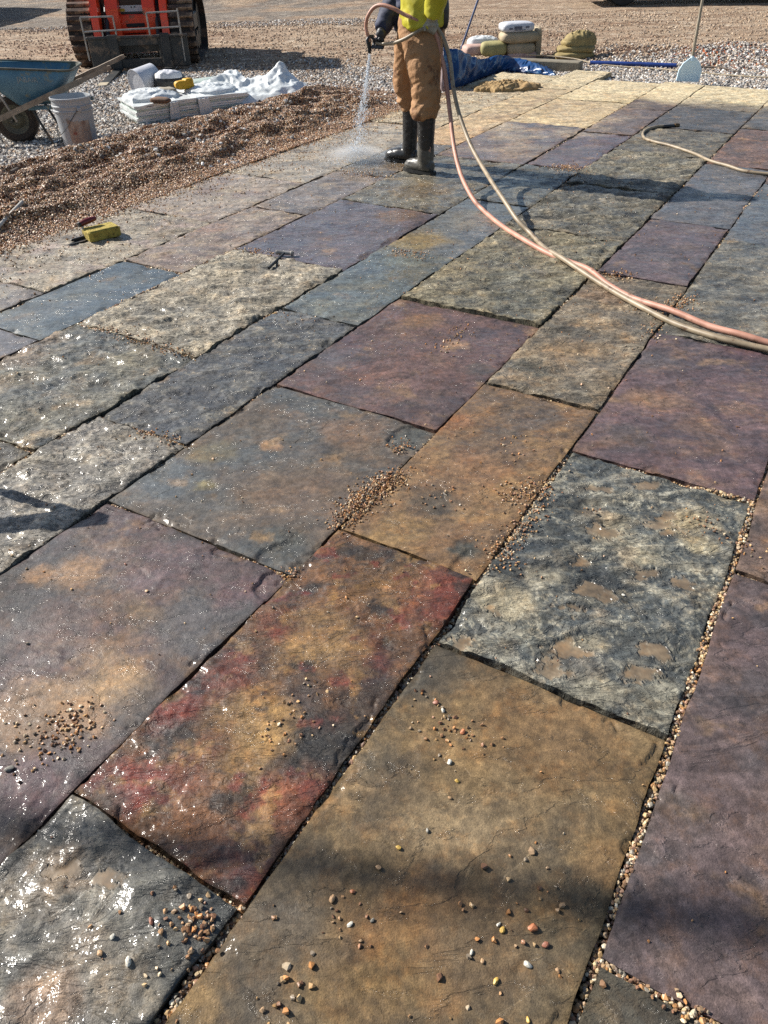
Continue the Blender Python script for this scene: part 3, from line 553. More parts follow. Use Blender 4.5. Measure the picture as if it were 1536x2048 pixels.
    if pm.max() > 0:
        C = mixc(C, lin((136, 112, 80)), ss(.02, .95, pm + .25 * n3) * .75); wetm = np.maximum(wetm, ss(.4, .6, pm) * 1.15)
    # dry dust on the far end that the hose has not reached
    Sx, Tx = xy2st(X, Y); dry = ss(9.1, 9.6, Sx + .5 * fbm(X * 1.5, Y * 1.5, 3, 321) + .25 * (Tx + 3)); wash = ss(5.6, 7.2, Sx + .6 * fbm(X * 1.3, Y * 2, 4, 331)) * ss(-1.9, -2.6, Tx + .3 * fbm(X * 2, Y * 2, 3, 335)) * ss(-.25, .3, fbm(X * 2.2, Y * 3.5, 5, 337, .6)); C = mixc(C, lin((190, 172, 144)), wash * .7)
    dry = dry * ss(.0, -.4, Tx - .9)
    C = mixc(C, lin((206, 194, 166)), dry * .8); wetm = wetm * (1 - dry * .8)
    C = C * (1 + .04 * rough)
    lum = (C @ np.array([.3, .55, .15]))[..., None]; C = C * (.80 - .15 * rough) + lum * (.20 + .15 * rough); fine = fbm(X * 38, Y * 46, 4, seed + 91, .7); C = C * np.clip(1 + .6 * fine + .55 * fbm(X * 9, Y * 12, 5, seed + 93, .66), .3, 2)[..., None] * np.array([1.06, 1.0, .87])
    wetm = wetm - .45 * np.exp(-edge_d / .006)
    if (b, i) == (6, 2): C = C * np.array([.86, .82, .56])
    C = np.clip(C * KALB, 0, .85)
    n = nu * nv; idx = np.arange(n).reshape(nu, nv)
    loop = np.concatenate([idx[:, 0], idx[-1, 1:], idx[-2::-1, -1], idx[0, -2:0:-1]])
    xf, yf, zf = X.ravel(), Y.ravel(), Z.ravel()
    px_, py_ = xf[loop], yf[loop]; m = len(loop)
    nn = .004 * fbm(px_ * 20, py_ * 20, 2, seed + 81)
    dirx, diry = cx - px_, cy - py_; ln = np.hypot(dirx, diry)
    def ringat(zv, ins): return np.stack([px_ + dirx / ln * (ins + nn) - cx, py_ + diry / ln * (ins + nn) - cy, zv], -1)
    ztop = zf[loop]
    P = np.concatenate([np.stack([xf - cx, yf - cy, zf], -1), np.stack([px_ - cx, py_ - cy, ztop], -1), ringat(ztop - .012, .001), ringat(np.full(m, -.034), -.001), ringat(np.full(m, -.058), .003)])
    q = np.stack([idx[:-1, :-1], idx[1:, :-1], idx[1:, 1:], idx[:-1, 1:]], -1).reshape(-1, 4)
    j = np.arange(m); j2 = (j + 1) % m; rings = [n + j, n + m + j, n + 2 * m + j, n + 3 * m + j]; qs = []
    for a_, b_ in zip(rings[:-1], rings[1:]): qs.append(np.stack([a_[j], b_[j], b_[j2], a_[j2]], -1))
    q = np.concatenate([q[:, ::-1]] + [k[:, ::-1] for k in qs]).astype(np.int32)
    # which way round: make tops face up
    me = bpy.data.meshes.new('paving_slab'); me.vertices.add(len(P)); me.vertices.foreach_set('co', P.astype(np.float32).ravel())
    me.loops.add(q.size); me.loops.foreach_set('vertex_index', q.ravel()); me.polygons.add(len(q)); me.polygons.foreach_set('loop_start', np.arange(0, q.size, 4, dtype=np.int32)); me.update(calc_edges=True)
    if me.polygons[0].normal.z < 0: me.flip_normals()
    me.polygons.foreach_set('use_smooth', np.ones(len(q), bool))
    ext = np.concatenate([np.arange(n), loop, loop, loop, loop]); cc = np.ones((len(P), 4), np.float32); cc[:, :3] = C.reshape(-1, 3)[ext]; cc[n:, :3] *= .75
    a = me.attributes.new('Col', 'FLOAT_COLOR', 'POINT'); a.data.foreach_set('color', cc.ravel())
    a = me.attributes.new('wet', 'FLOAT', 'POINT'); a.data.foreach_set('value', wetm.ravel()[ext].astype(np.float32))
    a = me.attributes.new('tooth', 'FLOAT', 'POINT'); a.data.foreach_set('value', ((.6 + .35 * rough) * flat * (.8 if (b, i) == (6, 1) else 1)).ravel()[ext].astype(np.float32))
    me.materials.append(M_SLATE)
    o = bpy.data.objects.new('paving_slab', me); COL.objects.link(o); o.location = (cx, cy, 0); o.parent = patio
    if (b, i) in SLAB_LABEL: o['label'] = SLAB_LABEL[(b, i)]
    slab_h[(b, i)] = (height, (a0, a1, b0, b1))
KALB = .70
for b in range(1, 11):
    for i in range(len(CUT[b]) - 1): make_slab(b, i)
def surf(x, y):
    """height of the paving at arrays x, y (joint floor where there is a gap)"""
    x = np.asarray(x, float); y = np.asarray(y, float); s, t = xy2st(x, y); z = np.full(x.shape, -.03)
    for k, (h, (a0, a1, b0, b1)) in slab_h.items():
        m = (s > a0) & (s < a1) & (t > b0) & (t < b1)
        if m.any(): z[m] = h(x[m], y[m])
    m = (t < T[0] - .02) | (s > 10.1); 
    if m.any(): z[m] = terrain(x[m], y[m])
    return z
#MORE#

# ================================================================== LOOSE STONE
bed = mk('joint_bed', [(*st2xy(a, b), -.040) for a, b in ((-1.5, T[0] + .02), (10.0, T[0] + .02), (10.0, T[-1]), (-1.5, T[-1]))], [(0, 1, 2, 3)], simple('damp_grit', (.09, .06, .04), (.04, .03, .02), .7, scale=60, bump=.8, bscale=150, bdist=.006), patio)
bed.data.flip_normals() if bed.data.polygons[0].normal.z < 0 else None
def in_view(x, y, mar=60):
    q0 = x; q1 = y; q2 = -CAM_H
    Dp = q1 * cp - q2 * sp; X = q0 / Dp; U = (q1 * sp + q2 * cp) / Dp
    u = 768 + CAM_F * (X * cr - U * sr); v = 1024 - CAM_F * (X * sr + U * cr)
    return (Dp > .1) & (u > -mar) & (u < 1536 + mar) & (v > -mar) & (v < 2048 + mar)
JP, JS = [], []
def joint(sa_, ta_, sb_, tb_, width, fill):
    L = math.hypot(sb_ - sa_, tb_ - ta_); mx, my = st2xy((sa_ + sb_) / 2, (ta_ + tb_) / 2)
    n = int(L * 900)
    k = rng.uniform(0, 1, n); off = rng.uniform(-.5, .5, n) * width * .8
    ds, dt = (sb_ - sa_) / L, (tb_ - ta_) / L
    s = sa_ + k * (sb_ - sa_) + off * -dt; t = ta_ + k * (tb_ - ta_) + off * ds
    x, y = st2xy(s, t); dist = np.hypot(x, y)
    lvl = fbm(s * 1.3 + t * 3.1, t * 1.7 + 5, 3, 611) + fill
    keep = (rng.uniform(0, 1, n) < np.clip(2.6 / np.maximum(dist, .8), .18, 1)) & in_view(x, y)
    x, y, lvl = x[keep], y[keep], lvl[keep]; r = rng.uniform(.0032, .0062, len(x)) * np.clip(.75 + .12 * dist[keep], 1, 1.5)
    top = np.clip(-.024 + .03 * lvl, -.034, -.003); z = top - rng.uniform(0, .010, len(x))
    JP.append(np.stack([x, y, z], -1)); JS.append(r)
for b in range(1, 11):
    if b < 10: joint(-.9, T[b], 10.0, T[b], .026 if b in (6, 7) else .020, {1: .3, 2: .4, 3: .3, 4: .25, 5: .3, 6: .4, 7: .5}.get(b, .1))
    for i, c in enumerate(CUT[b][1:-1]):
        joint(c, T[b - 1], c, T[b], .018, {(2, 2): .4, (4, 1): .5, (3, 1): .3, (5, 0): .5, (5, 1): .35, (3, 2): .5, (4, 3): .6, (5, 2): -.6, (6, 1): .0, (6, 0): .35, (7, 1): -.5, (8, 1): .7}.get((b, i), rnd.uniform(-.4, .4)))
JP = np.concatenate(JP); JS = np.concatenate(JS)
JSZ = JS[:, None] * rng.uniform(.65, 1.3, (len(JS), 3))
scatter('joint_gravel', JP, JSZ, rotv(len(JP)), tints(len(JP), PEA, .25, .75), M_PEB, 'brown and cream pea gravel packed into the open joints between the slabs', 'gravel')

# spilled gravel on top of the slabs
SP_, SR_ = [], []
def spill(pts, width, n, rmin=.0026, rmax=.0052, pile=0.0):
    width *= 1.15; rmax *= .86; rmin *= .86
    P = [G(*p) for p in pts]; seg = [(P[i + 1] - P[i]).length for i in range(len(P) - 1)] or [0]
    tot = sum(seg) or 1
    for _ in range(n):
        if len(P) == 1: q = P[0].copy()
        else:
            k = rnd.uniform(0, tot); i = 0
            while i < len(seg) - 1 and k > seg[i]: k -= seg[i]; i += 1
            q = P[i].lerp(P[i + 1], k / max(seg[i], 1e-6))
        dx, dy = rnd.gauss(0, width), rnd.gauss(0, width); r = rnd.uniform(rmin, rmax)
        dd = math.hypot(dx, dy) / width
        SP_.append((q.x + dx, q.y + dy, r * .5 + (rnd.uniform(0, pile) * max(0, 1 - dd / 1.8)))); SR_.append(r)
spill([(795, 950), (745, 985), (690, 1035)], .026, 1050, .0024, .0046, pile=.018); spill([(680, 1050)], .022, 60)
spill([(1090, 970), (1040, 985), (1010, 1000)], .028, 130, pile=.006); spill([(1085, 985), (1045, 1060), (985, 1110)], .022, 330, .0024, .0046, pile=.006); spill([(960, 1125), (1040, 1130)], .03, 60)
spill([(1180, 548), (1262, 556)], .03, 160, pile=.012); spill([(1378, 595), (1340, 620)], .03, 140, pile=.012); spill([(1350, 625), (1275, 610)], .05, 110); spill([(1310, 650), (1300, 680)], .03, 60)
spill([(1110, 333), (1165, 340)], .05, 260, pile=.012); spill([(1165, 345), (1110, 385)], .05, 120)
spill([(695, 345), (760, 353)], .06, 170, pile=.006); spill([(205, 660), (385, 715)], .025, 240); spill([(490, 500), (545, 508)], .03, 70)
spill([(280, 865), (370, 890)], .02, 70); spill([(565, 1150), (590, 1150)], .015, 40); spill([(790, 505), (850, 515)], .03, 90)
spill([(130, 1465)], .028, 90); spill([(175, 1440)], .02, 24); spill([(30, 1490)], .04, 30); spill([(90, 1480)], .04, 40); spill([(380, 1835), (400, 1860)], .022, 60, .0032, .0068); spill([(350, 1880)], .04, 25, .003, .006)
spill([(870, 1450), (930, 1480)], .035, 45); spill([(850, 1395)], .02, 10); spill([(570, 1470)], .03, 30); spill([(620, 1400)], .03, 16); spill([(560, 1990), (580, 1960)], .018, 14, .0045, .008)
spill([(700, 1810), (690, 1880)], .03, 14); spill([(1400, 1040), (1430, 1060)], .03, 26); spill([(1185, 1020)], .02, 8); spill([(880, 1000)], .04, 26); spill([(1030, 890)], .04, 24); spill([(820, 880), (790, 900)], .02, 50)
spill([(560, 640), (620, 640)], .03, 16); spill([(880, 700), (925, 650)], .03, 60, .003, .005); spill([(1490, 1100)], .03, 20); spill([(1330, 2000), (1420, 2048)], .010, 14, .0045, .007); spill([(1420, 2045), (1290, 1975)], .008, 40, .0035, .0065)
spill([(1020, 1850)], .07, 16, .004, .008); spill([(1000, 1880), (1100, 1860)], .06, 12, .004, .007)
# lone grains over every slab, thickest on the band beside the gravel ridge
n = 5200; s = rng.uniform(-.3, 9.8, n); t = rng.uniform(T[0], 2.0, n); x, y = st2xy(s, t); k = in_view(x, y) & (rng.uniform(0, 1, n) < .32 + .5 * (fbm(x * 2.4, y * 2.4, 3, 71) > .05))
for a, b_ in zip(x[k], y[k]): SP_.append((a, b_, .002)); SR_.append(rnd.uniform(.0014, .004))
n = 6500; s = rng.uniform(1.5, 9, n); t = T[0] - .03 + np.abs(rng.normal(0, 1, n)) * np.where(rng.uniform(0, 1, n) < .6, .06, .32); x, y = st2xy(s, t); k = in_view(x, y)
for a, b_ in zip(x[k], y[k]): SP_.append((a, b_, .002)); SR_.append(rnd.uniform(.002, .006))
P = np.array(SP_); R = np.array(SR_); P[:, 2] += surf(P[:, 0], P[:, 1]); 
scatter('scattered_gravel', P, R[:, None] * rng.uniform(.6, 1.3, (len(R), 3)), rotv(len(R)), tints(len(R), PEA[[0, 1, 2, 4, 5, 8, 9, 10, 1, 7, 4, 3]], .2, .78) * np.array([1.0, .9, .82]), M_PEB, 'loose pea gravel strewn and heaped in small patches over the slabs', 'gravel', jag=.42)

# pea gravel ridge
n = 330000; s = rng.uniform(.8, 9.2, n); t = rng.uniform(-7.2, -4.30, n); x, y = st2xy(s, t); pea, grey = ground_masks(x, y)
k = in_view(x, y, 30) & (rng.uniform(0, 1, n) < pea * 1.05); x, y = x[k], y[k]; n = len(x); r = rng.uniform(.005, .0085, n)
z = terrain(x, y) + r * .35
scatter('pea_gravel', np.stack([x, y, z], -1), r[:, None] * rng.uniform(.6, 1.3, (n, 3)), rotv(n), tints(n, PEA, .3, .82) * np.array([.88, .76, .70]), M_PEB, 'long rippled ridge of reddish brown pea gravel beside the paving', 'gravel')
# crushed stone over the yard
n = 420000; x = rng.uniform(-8, 8, n); y = 6.4 + 12.5 * rng.uniform(0, 1, n) ** 1.25; s, t = xy2st(x, y); pea, grey = ground_masks(x, y)
out = (t < -4.36) | (s > 10.12) | ((s > 10.12) & (t > -3.6)); k = in_view(x, y, 20) & out & (rng.uniform(0, 1, n) < np.maximum(grey * (1 - pea), .03 + .07 * (fbm(x * 1.2, y * 3, 3, 18) > .1)))
x, y, grey = x[k], y[k], grey[k]; n = len(x); r = rng.uniform(.008, .019, n)
tc = tints(n, GREY, .15, .9); tc = tc * (1 - .0) ; br = tints(n, DIRT, .12, .95); wbr = ((rng.uniform(0, 1, n) > grey) | (rng.uniform(0, 1, n) < .12))[:, None]; tc = np.where(wbr, br, tc)
scatter('crushed_stone', np.stack([x, y, terrain(x, y) + r * .3], -1), r[:, None] * rng.uniform(.6, 1.35, (n, 3)), rotv(n), tc, M_CRU, 'pale crushed stone spread over the yard behind the paving', 'gravel')

# single pebbles one can point to
def pebble(px, py, r, c, label, grp=None, ang=1):
    p = G(px, py); zz = float(surf([p.x], [p.y])[0]); mb = MB(); seed = int(px + py)
    import bmesh
    bm = bmesh.new(); bmesh.ops.create_icosphere(bm, subdivisions=2, radius=1)
    rr = random.Random(seed); r *= .82; ax = (r * rr.uniform(1.05, 1.35), r * rr.uniform(.7, .95), r * rr.uniform(.5, .7)); rz = rr.uniform(0, 3)
    pl = [Vector((rr.gauss(0, 1), rr.gauss(0, 1), rr.gauss(0, 1))).normalized() for _ in range(9)]
    for v in bm.verts:
        q = v.co.copy()
        for d in pl:
            h = q.dot(d) - .74
            if h > 0: q -= d * h
        v.co = Vector((q.x * ax[0], q.y * ax[1], q.z * ax[2]))
    me = bpy.data.meshes.new('pebble'); bm.to_mesh(me); bm.free(); me.materials.append(c)
    o = bpy.data.objects.new('pebble', me); COL.objects.link(o); o.location = (p.x, p.y, zz + ax[2] * .7); o.rotation_euler = (rr.uniform(-.3, .3), rr.uniform(-.3, .3), rz)
    tag(o, label, 'pebble', grp or 'loose pebbles lying on the slabs'); return o
pm_ = lambda nm, c: simple(nm, tuple(lin(c) * .85), tuple(lin(c) * .6), .5, scale=90, bump=.4, bscale=200, bdist=.001)
P_OR, P_WH, P_YE, P_TAN, P_RB, P_GR = pm_('orange_pebble', (190, 120, 80)), pm_('white_pebble', (220, 214, 198)), pm_('yellow_pebble', (206, 168, 84)), pm_('tan_pebble', (186, 150, 112)), pm_('red_brown_pebble', (150, 96, 74)), pm_('grey_pebble', (130, 126, 116))
for a in [(1066, 1858, .0115, P_OR, 'largest orange chip lying alone on the tan olive slab'), (1091, 1891, .0085, P_RB, 'pinkish brown block shaped pebble just below the largest orange chip'), (1005, 1862, .009, P_YE, 'long flat yellow chip left of the largest orange chip'),
          (997, 1850, .006, P_WH, 'small white pebble just above the long yellow chip'), (1055, 1930, .0085, P_WH, 'round white pebble near the lower right of the tan olive slab'), (943, 1906, .006, P_WH, 'white oval pebble left of the orange chip, leftmost of the white ones there'),
          (965, 1923, .0062, P_TAN, 'cream pebble below the leftmost white oval pebble'), (991, 1963, .0072, P_YE, 'bright yellow pebble alone in the lower middle of the tan slab'), (1115, 1942, .006, P_TAN, 'tan pebble close to the lower right edge of the tan slab'),
          (1056, 2040, .006, P_YE, 'yellow pebble cut by the bottom edge of the photo'), (757, 1737, .008, P_TAN, 'two tone tan pebble at the end of a pale streak on the tan slab'), (797, 1697, .0075, P_YE, 'flat yellow chip at the left end of the pale streak on the tan slab'),
          (855, 1663, .006, P_GR, 'dark grey chip in the pale streak on the tan slab'), (664, 1800, .009, P_TAN, 'biggest tan pebble of the loose line on the left of the tan slab'), (705, 1785, .006, P_OR, 'small orange pebble above the line on the left of the tan slab'),
          (700, 1850, .0065, P_WH, 'pale pebble on the left of the tan slab, above the dark one'), (745, 1842, .006, P_GR, 'dark pebble right of the pale pebble on the tan slab'), (925, 1467, .0085, P_OR, 'orange nugget in the gravel cluster near the top of the tan slab'),
          (899, 1528, .008, P_WH, 'pinkish white pebble alone below the top gravel cluster'), (914, 1565, .0065, P_YE, 'yellow brown pebble below the pinkish white one'), (900, 1598, .006, P_TAN, 'tan pebble lowest of the three below the top cluster'),
          (871, 1408, .009, P_RB, 'red brown pebble on the dark upper part of the tan slab'), (886, 1424, .0075, P_WH, 'white green pebble beside the red brown one on the dark part of the tan slab'), (20, 1540, .011, P_GR, 'large grey pebble on the purple slab at the left edge'),
          (294, 1183, .007, P_TAN, 'single cream pebble in the middle of the big purple brown slab'), (252, 1130, .006, P_RB, 'dark red pebble high on the big purple brown slab'), (305, 1848, .009, P_RB, 'reddish pebble on the wet rippled slab'),
          (260, 1930, .0105, P_WH, 'white pebble low on the wet rippled slab'), (203, 1912, .009, P_TAN, 'brown cream pebble low on the wet rippled slab'), (228, 1878, .007, P_WH, 'small white pebble in the middle of the wet rippled slab'),
          (1288, 1152, .007, P_GR, 'dark grey pebble beside a puddle on the blue black slab'), (1248, 1186, .0065, P_WH, 'white pebble in the middle of the blue black slab')]: pebble(*a)

# ================================================================== OBJECT MATERIALS
K = lambda c, k=.66: tuple(lin(c) * k)
M_ORANGE = simple('orange_red_paint', K((246, 76, 30), 1.0), K((226, 60, 24), 1.0), .35, scale=3, coat=.3, dirt=K((150, 110, 84)), dirt_amt=.15)
M_DKMETAL = simple('worn_dark_steel', K((70, 72, 72)), K((48, 50, 52)), .5, .3, scale=6, bump=.3, dirt=K((120, 104, 90)), dirt_amt=.35)
M_TRACK = simple('dusty_rubber', K((98, 76, 62)), K((60, 48, 42)), .85, scale=9, bump=.5, dirt=K((178, 146, 118)), dirt_amt=.6)
M_TRACKD = simple('dark_rubber', K((54, 44, 38)), K((34, 30, 28)), .85, scale=9, bump=.5, dirt=K((120, 90, 72)), dirt_amt=.4)
M_GLASS = simple('dark_cab_glass', (.01, .013, .018), (.006, .008, .012), .08, scale=2, spec=.7)
M_STEEL = simple('bare_steel', K((190, 190, 188)), K((150, 150, 150)), .32, .85, scale=12)
M_WHITEMET = simple('pale_scuffed_steel', K((190, 186, 180)), K((150, 144, 138)), .45, .4, scale=20)
M_BLUETRAY = simple('scuffed_blue_paint', K((100, 140, 158), .8), K((72, 112, 132), .8), .45, scale=7, bump=.2, dirt=K((150, 150, 130)), dirt_amt=.25, dirt_scale=9)
M_TRAYIN = simple('mortar_crusted_tray', K((110, 112, 96)), K((80, 84, 74)), .85, scale=12, bump=.6)
M_WOOD = simple('weathered_timber', K((186, 168, 146)), K((140, 122, 104)), .75, scale=14, bump=.4, bscale=40)
M_WOODD = simple('grey_timber', K((130, 116, 102)), K((92, 82, 74)), .8, scale=14, bump=.4)
M_RUBBER = simple('black_rubber', (.018, .018, .018), (.01, .01, .01), .5, scale=9, spec=.4)
M_TYRE = simple('dusty_tyre', K((74, 62, 52)), K((52, 44, 40)), .85, scale=12, bump=.4)
M_RIM = simple('grey_green_rim', K((120, 118, 100)), K((86, 84, 76)), .6, .3, scale=14)
M_BUCKET = simple('pale_grey_plastic', K((190, 194, 198)), K((168, 172, 176)), .45, scale=4, sss=.05, dirt=K((150, 142, 130)), dirt_amt=.05, dirt_scale=9)
M_LABEL = simple('peeling_label', K((196, 180, 166)), K((150, 120, 104)), .7, scale=22, dirt=K((150, 60, 50)), dirt_amt=.12, dirt_scale=13)
M_POLY = simple('milky_polythene', (.62, .64, .64), (.50, .53, .53), .3, scale=5, sss=.15, spec=.5, bump=.35, bscale=16, bdist=.02)
M_POLYG = simple('greenish_polythene', (.44, .50, .46), (.32, .40, .36), .3, scale=6, sss=.15, bump=.3, bscale=24, bdist=.01)
M_WHITEBAG = simple('white_woven_plastic', (.52, .53, .56), (.42, .43, .47), .45, scale=7, bump=.3, bscale=30, bdist=.01)
M_TANIN = simple('cream_lining', K((196, 176, 150)), K((160, 138, 112)), .6, scale=6)
M_BLACKBAG = simple('black_bag_cloth', (.012, .012, .012), (.03, .03, .032), .35, scale=6, bump=.6, bscale=20, bdist=.01)
M_YELLOW = simple('yellow_cloth', K((236, 184, 24)), K((206, 150, 14)), .65, scale=20, bump=.4)
M_TARP = simple('blue_tarpaulin', K((24, 78, 136)), K((18, 58, 108)), .34, scale=5, bump=.45, bscale=14, bdist=.02, dirt=K((110, 150, 180)), dirt_amt=.2, dirt_scale=11)
M_CANVAS = simple('khaki_canvas', K((178, 158, 104)), K((146, 126, 78)), .8, scale=8, bump=.4, bscale=20, bdist=.01)
M_BAG = simple('cement_paper', K((196, 178, 148)), K((166, 150, 118)), .75, scale=6, bump=.3, bscale=24, bdist=.01)
M_BAGY = simple('yellow_green_paper', K((180, 172, 116)), K((150, 142, 92)), .75, scale=6, bump=.3, bscale=24, bdist=.01)
M_PINK = simple('pink_striped_paper', K((214, 184, 170)), K((188, 150, 138)), .75, scale=10, bump=.3)
M_SPONGE = simple('yellow_sponge', K((196, 176, 82)), K((166, 144, 62)), .9, scale=30, bump=1.0, bscale=140, bdist=.004, dirt=K((120, 98, 44)), dirt_amt=.2, dirt_scale=22)
M_RED = simple('dark_red_grip', K((138, 40, 36)), K((100, 26, 26)), .4, scale=9)
M_CONC = simple('rough_concrete', K((150, 142, 124)), K((118, 108, 92)), .9, scale=8, bump=.6, bscale=50, bdist=.004)
M_BLUEP = simple('blue_pipe', K((34, 70, 150)), K((28, 56, 124)), .4, scale=5)
M_ROPE = simple('pale_cord', K((204, 188, 160)), K((166, 150, 124)), .8, scale=30)
M_SCRAPER = simple('pale_blue_plastic', (.62, .78, .86), (.55, .72, .82), .25, scale=4, sss=.3, spec=.5)
M_POLEB = simple('blue_grey_pole', K((96, 112, 150)), K((76, 90, 124)), .4, .3, scale=6)
M_POLEW = simple('worn_wood_pole', K((186, 176, 158)), K((140, 130, 112)), .55, scale=20)
M_HOSE1 = simple('salmon_hose_rubber', K((210, 158, 136), .75), K((176, 126, 106), .75), .55, scale=14, dirt=K((150, 112, 90)), dirt_amt=.2, dirt_scale=12)
M_HOSE2 = simple('olive_grey_hose_rubber', K((172, 154, 128), .75), K((130, 116, 94), .75), .5, dirt=K((110, 84, 62)), dirt_amt=.2, dirt_scale=12, scale=14)
M_BRASS = simple('dull_brass', K((150, 120, 80)), K((100, 76, 50)), .4, .6, scale=20)
M_PVC = simple('white_pipe', K((205, 200, 190)), K((170, 164, 154)), .5, scale=8)

# ================================================================== HELPERS FOR SOFT THINGS
def bagmesh(size, seed, e=.38, nu=36, nv=18, wr=.05, flat=True):
    lx, ly, lz = [k / 2 for k in size]
    th = np.linspace(-np.pi, np.pi, nu, endpoint=False); ph = np.linspace(-np.pi / 2 * .999, np.pi / 2 * .999, nv)
    PH, TH = np.meshgrid(ph, th, indexing='ij'); f = lambda v, p: np.sign(v) * np.abs(v) ** p
    pe = .36 if wr < .05 else .55; X = lx * f(np.cos(PH), pe) * f(np.cos(TH), e); Y = ly * f(np.cos(PH), pe) * f(np.sin(TH), e); Z = lz * f(np.sin(PH), .75)
    n = fbm(X * 9 + Z * 5 + seed, Y * 9 + Z * 7, 4, seed) + .6 * (1 - 2 * np.abs(fbm(X * 14 + Z * 9, Y * 14 - Z * 8, 3, seed + 4)))
    k = 1 + wr * n; X, Y, Z = X * k, Y * k, Z * (1 + wr * 1.6 * n)
    Z = Z + .12 * lz * fbm(X * 4, Y * 4, 2, seed + 2)
    V = np.stack([X, Y, Z], -1).reshape(-1, 3); F = []
    for i in range(nv - 1):
        for j in range(nu): F.append((i * nu + j, i * nu + (j + 1) % nu, (i + 1) * nu + (j + 1) % nu, (i + 1) * nu + j))
    F.append(tuple(reversed(range(nu)))); F.append(tuple((nv - 1) * nu + j for j in range(nu)))
    return V.tolist(), F
def bag(name, p, size, rz, mat, seed, label, cat, grp=None, parent=None, tilt=(0, 0), **kw):
    V, F = bagmesh(size, seed, **kw); mb = MB().add(V, F)
    o = mb.build(name, mat, parent, smooth=True, loc=p, rot=(tilt[0], tilt[1], rz)); o.data.polygons.foreach_set('use_smooth', [True] * len(o.data.polygons))
    return tag(o, label, cat, grp) if label else o
def crumple(name, c, rx, ry, h, seed, mat, rz=0, bumps=(), nu=110, nv=56, edge=.16, k=1.0, parent=None, fs=1.0, lum_=.012, flt=.62):
    """crumpled sheet lying in a heap: rings from rim to middle"""
    th = np.linspace(0, 2 * np.pi, nu, endpoint=False); rr = np.linspace(1.0, 0.0, nv) ** .8
    RR, TH = np.meshgrid(rr, th, indexing='ij')
    ro = 1 + edge * fbm(np.cos(TH) * 2.2 + seed, np.sin(TH) * 2.2, 4, seed)
    X = rx * RR * ro * np.cos(TH); Y = ry * RR * ro * np.sin(TH)
    env = np.sqrt(np.clip(1 - RR ** 2.6, 0, 1)) ** .8
    wx = X + .06 * fbm(X * 6, Y * 6, 3, seed + 1); wy = Y + .06 * fbm(X * 6, Y * 6, 3, seed + 2)
    fold = (1 - 2.2 * np.abs(fbm(wx * 2.6 * fs, wy * 3.4 * fs, 2, seed + 3))) * .62 + (1 - 2.6 * np.abs(fbm(wx * 8 * fs, wy * 5 * fs, 2, seed + 5))) * .22 + lum_ * fbm(wx * 24, wy * 24, 3, seed + 9)
    Z = env * h * (flt + (1 - flt) * np.clip(fold, -.5, 1.2) * k)
    for (bx, by, br, bh) in bumps: Z = Z + bh * np.exp(-(((X - bx) ** 2 + (Y - by) ** 2) / br ** 2)) * env * (.93 + .12 * fold)
    Z = np.maximum(Z, .004) + .012
    Z[0, :] = -.015
    X = X + .012 * fbm(X * 7, Z * 12, 2, seed + 7) * env; Y = Y + .012 * fbm(Y * 7, Z * 12, 2, seed + 8) * env
    V = np.stack([X, Y, Z], -1).reshape(-1, 3).tolist(); F = []
    for i in range(nv - 1):
        for j in range(nu): F.append((i * nu + j, i * nu + (j + 1) % nu, (i + 1) * nu + (j + 1) % nu, (i + 1) * nu + j))
    o = MB().add(V, F).build(name, mat, parent, smooth=True, loc=c, rot=(0, 0, rz)); o.data.polygons.foreach_set('use_smooth', [True] * len(o.data.polygons)); return o
def gz(px, py):
    p = G(px, py, GZ)
    for _ in range(4): z = tz(p.x, p.y); p = G(px, py, z)
    return Vector((p.x, p.y, tz(p.x, p.y)))
def hoseline(name, pts, r, mat, parent=None, n=8, seg=10):
    P = spline(pts, n); return MB().tube(P, r, seg).build(name, mat, parent, smooth=True)

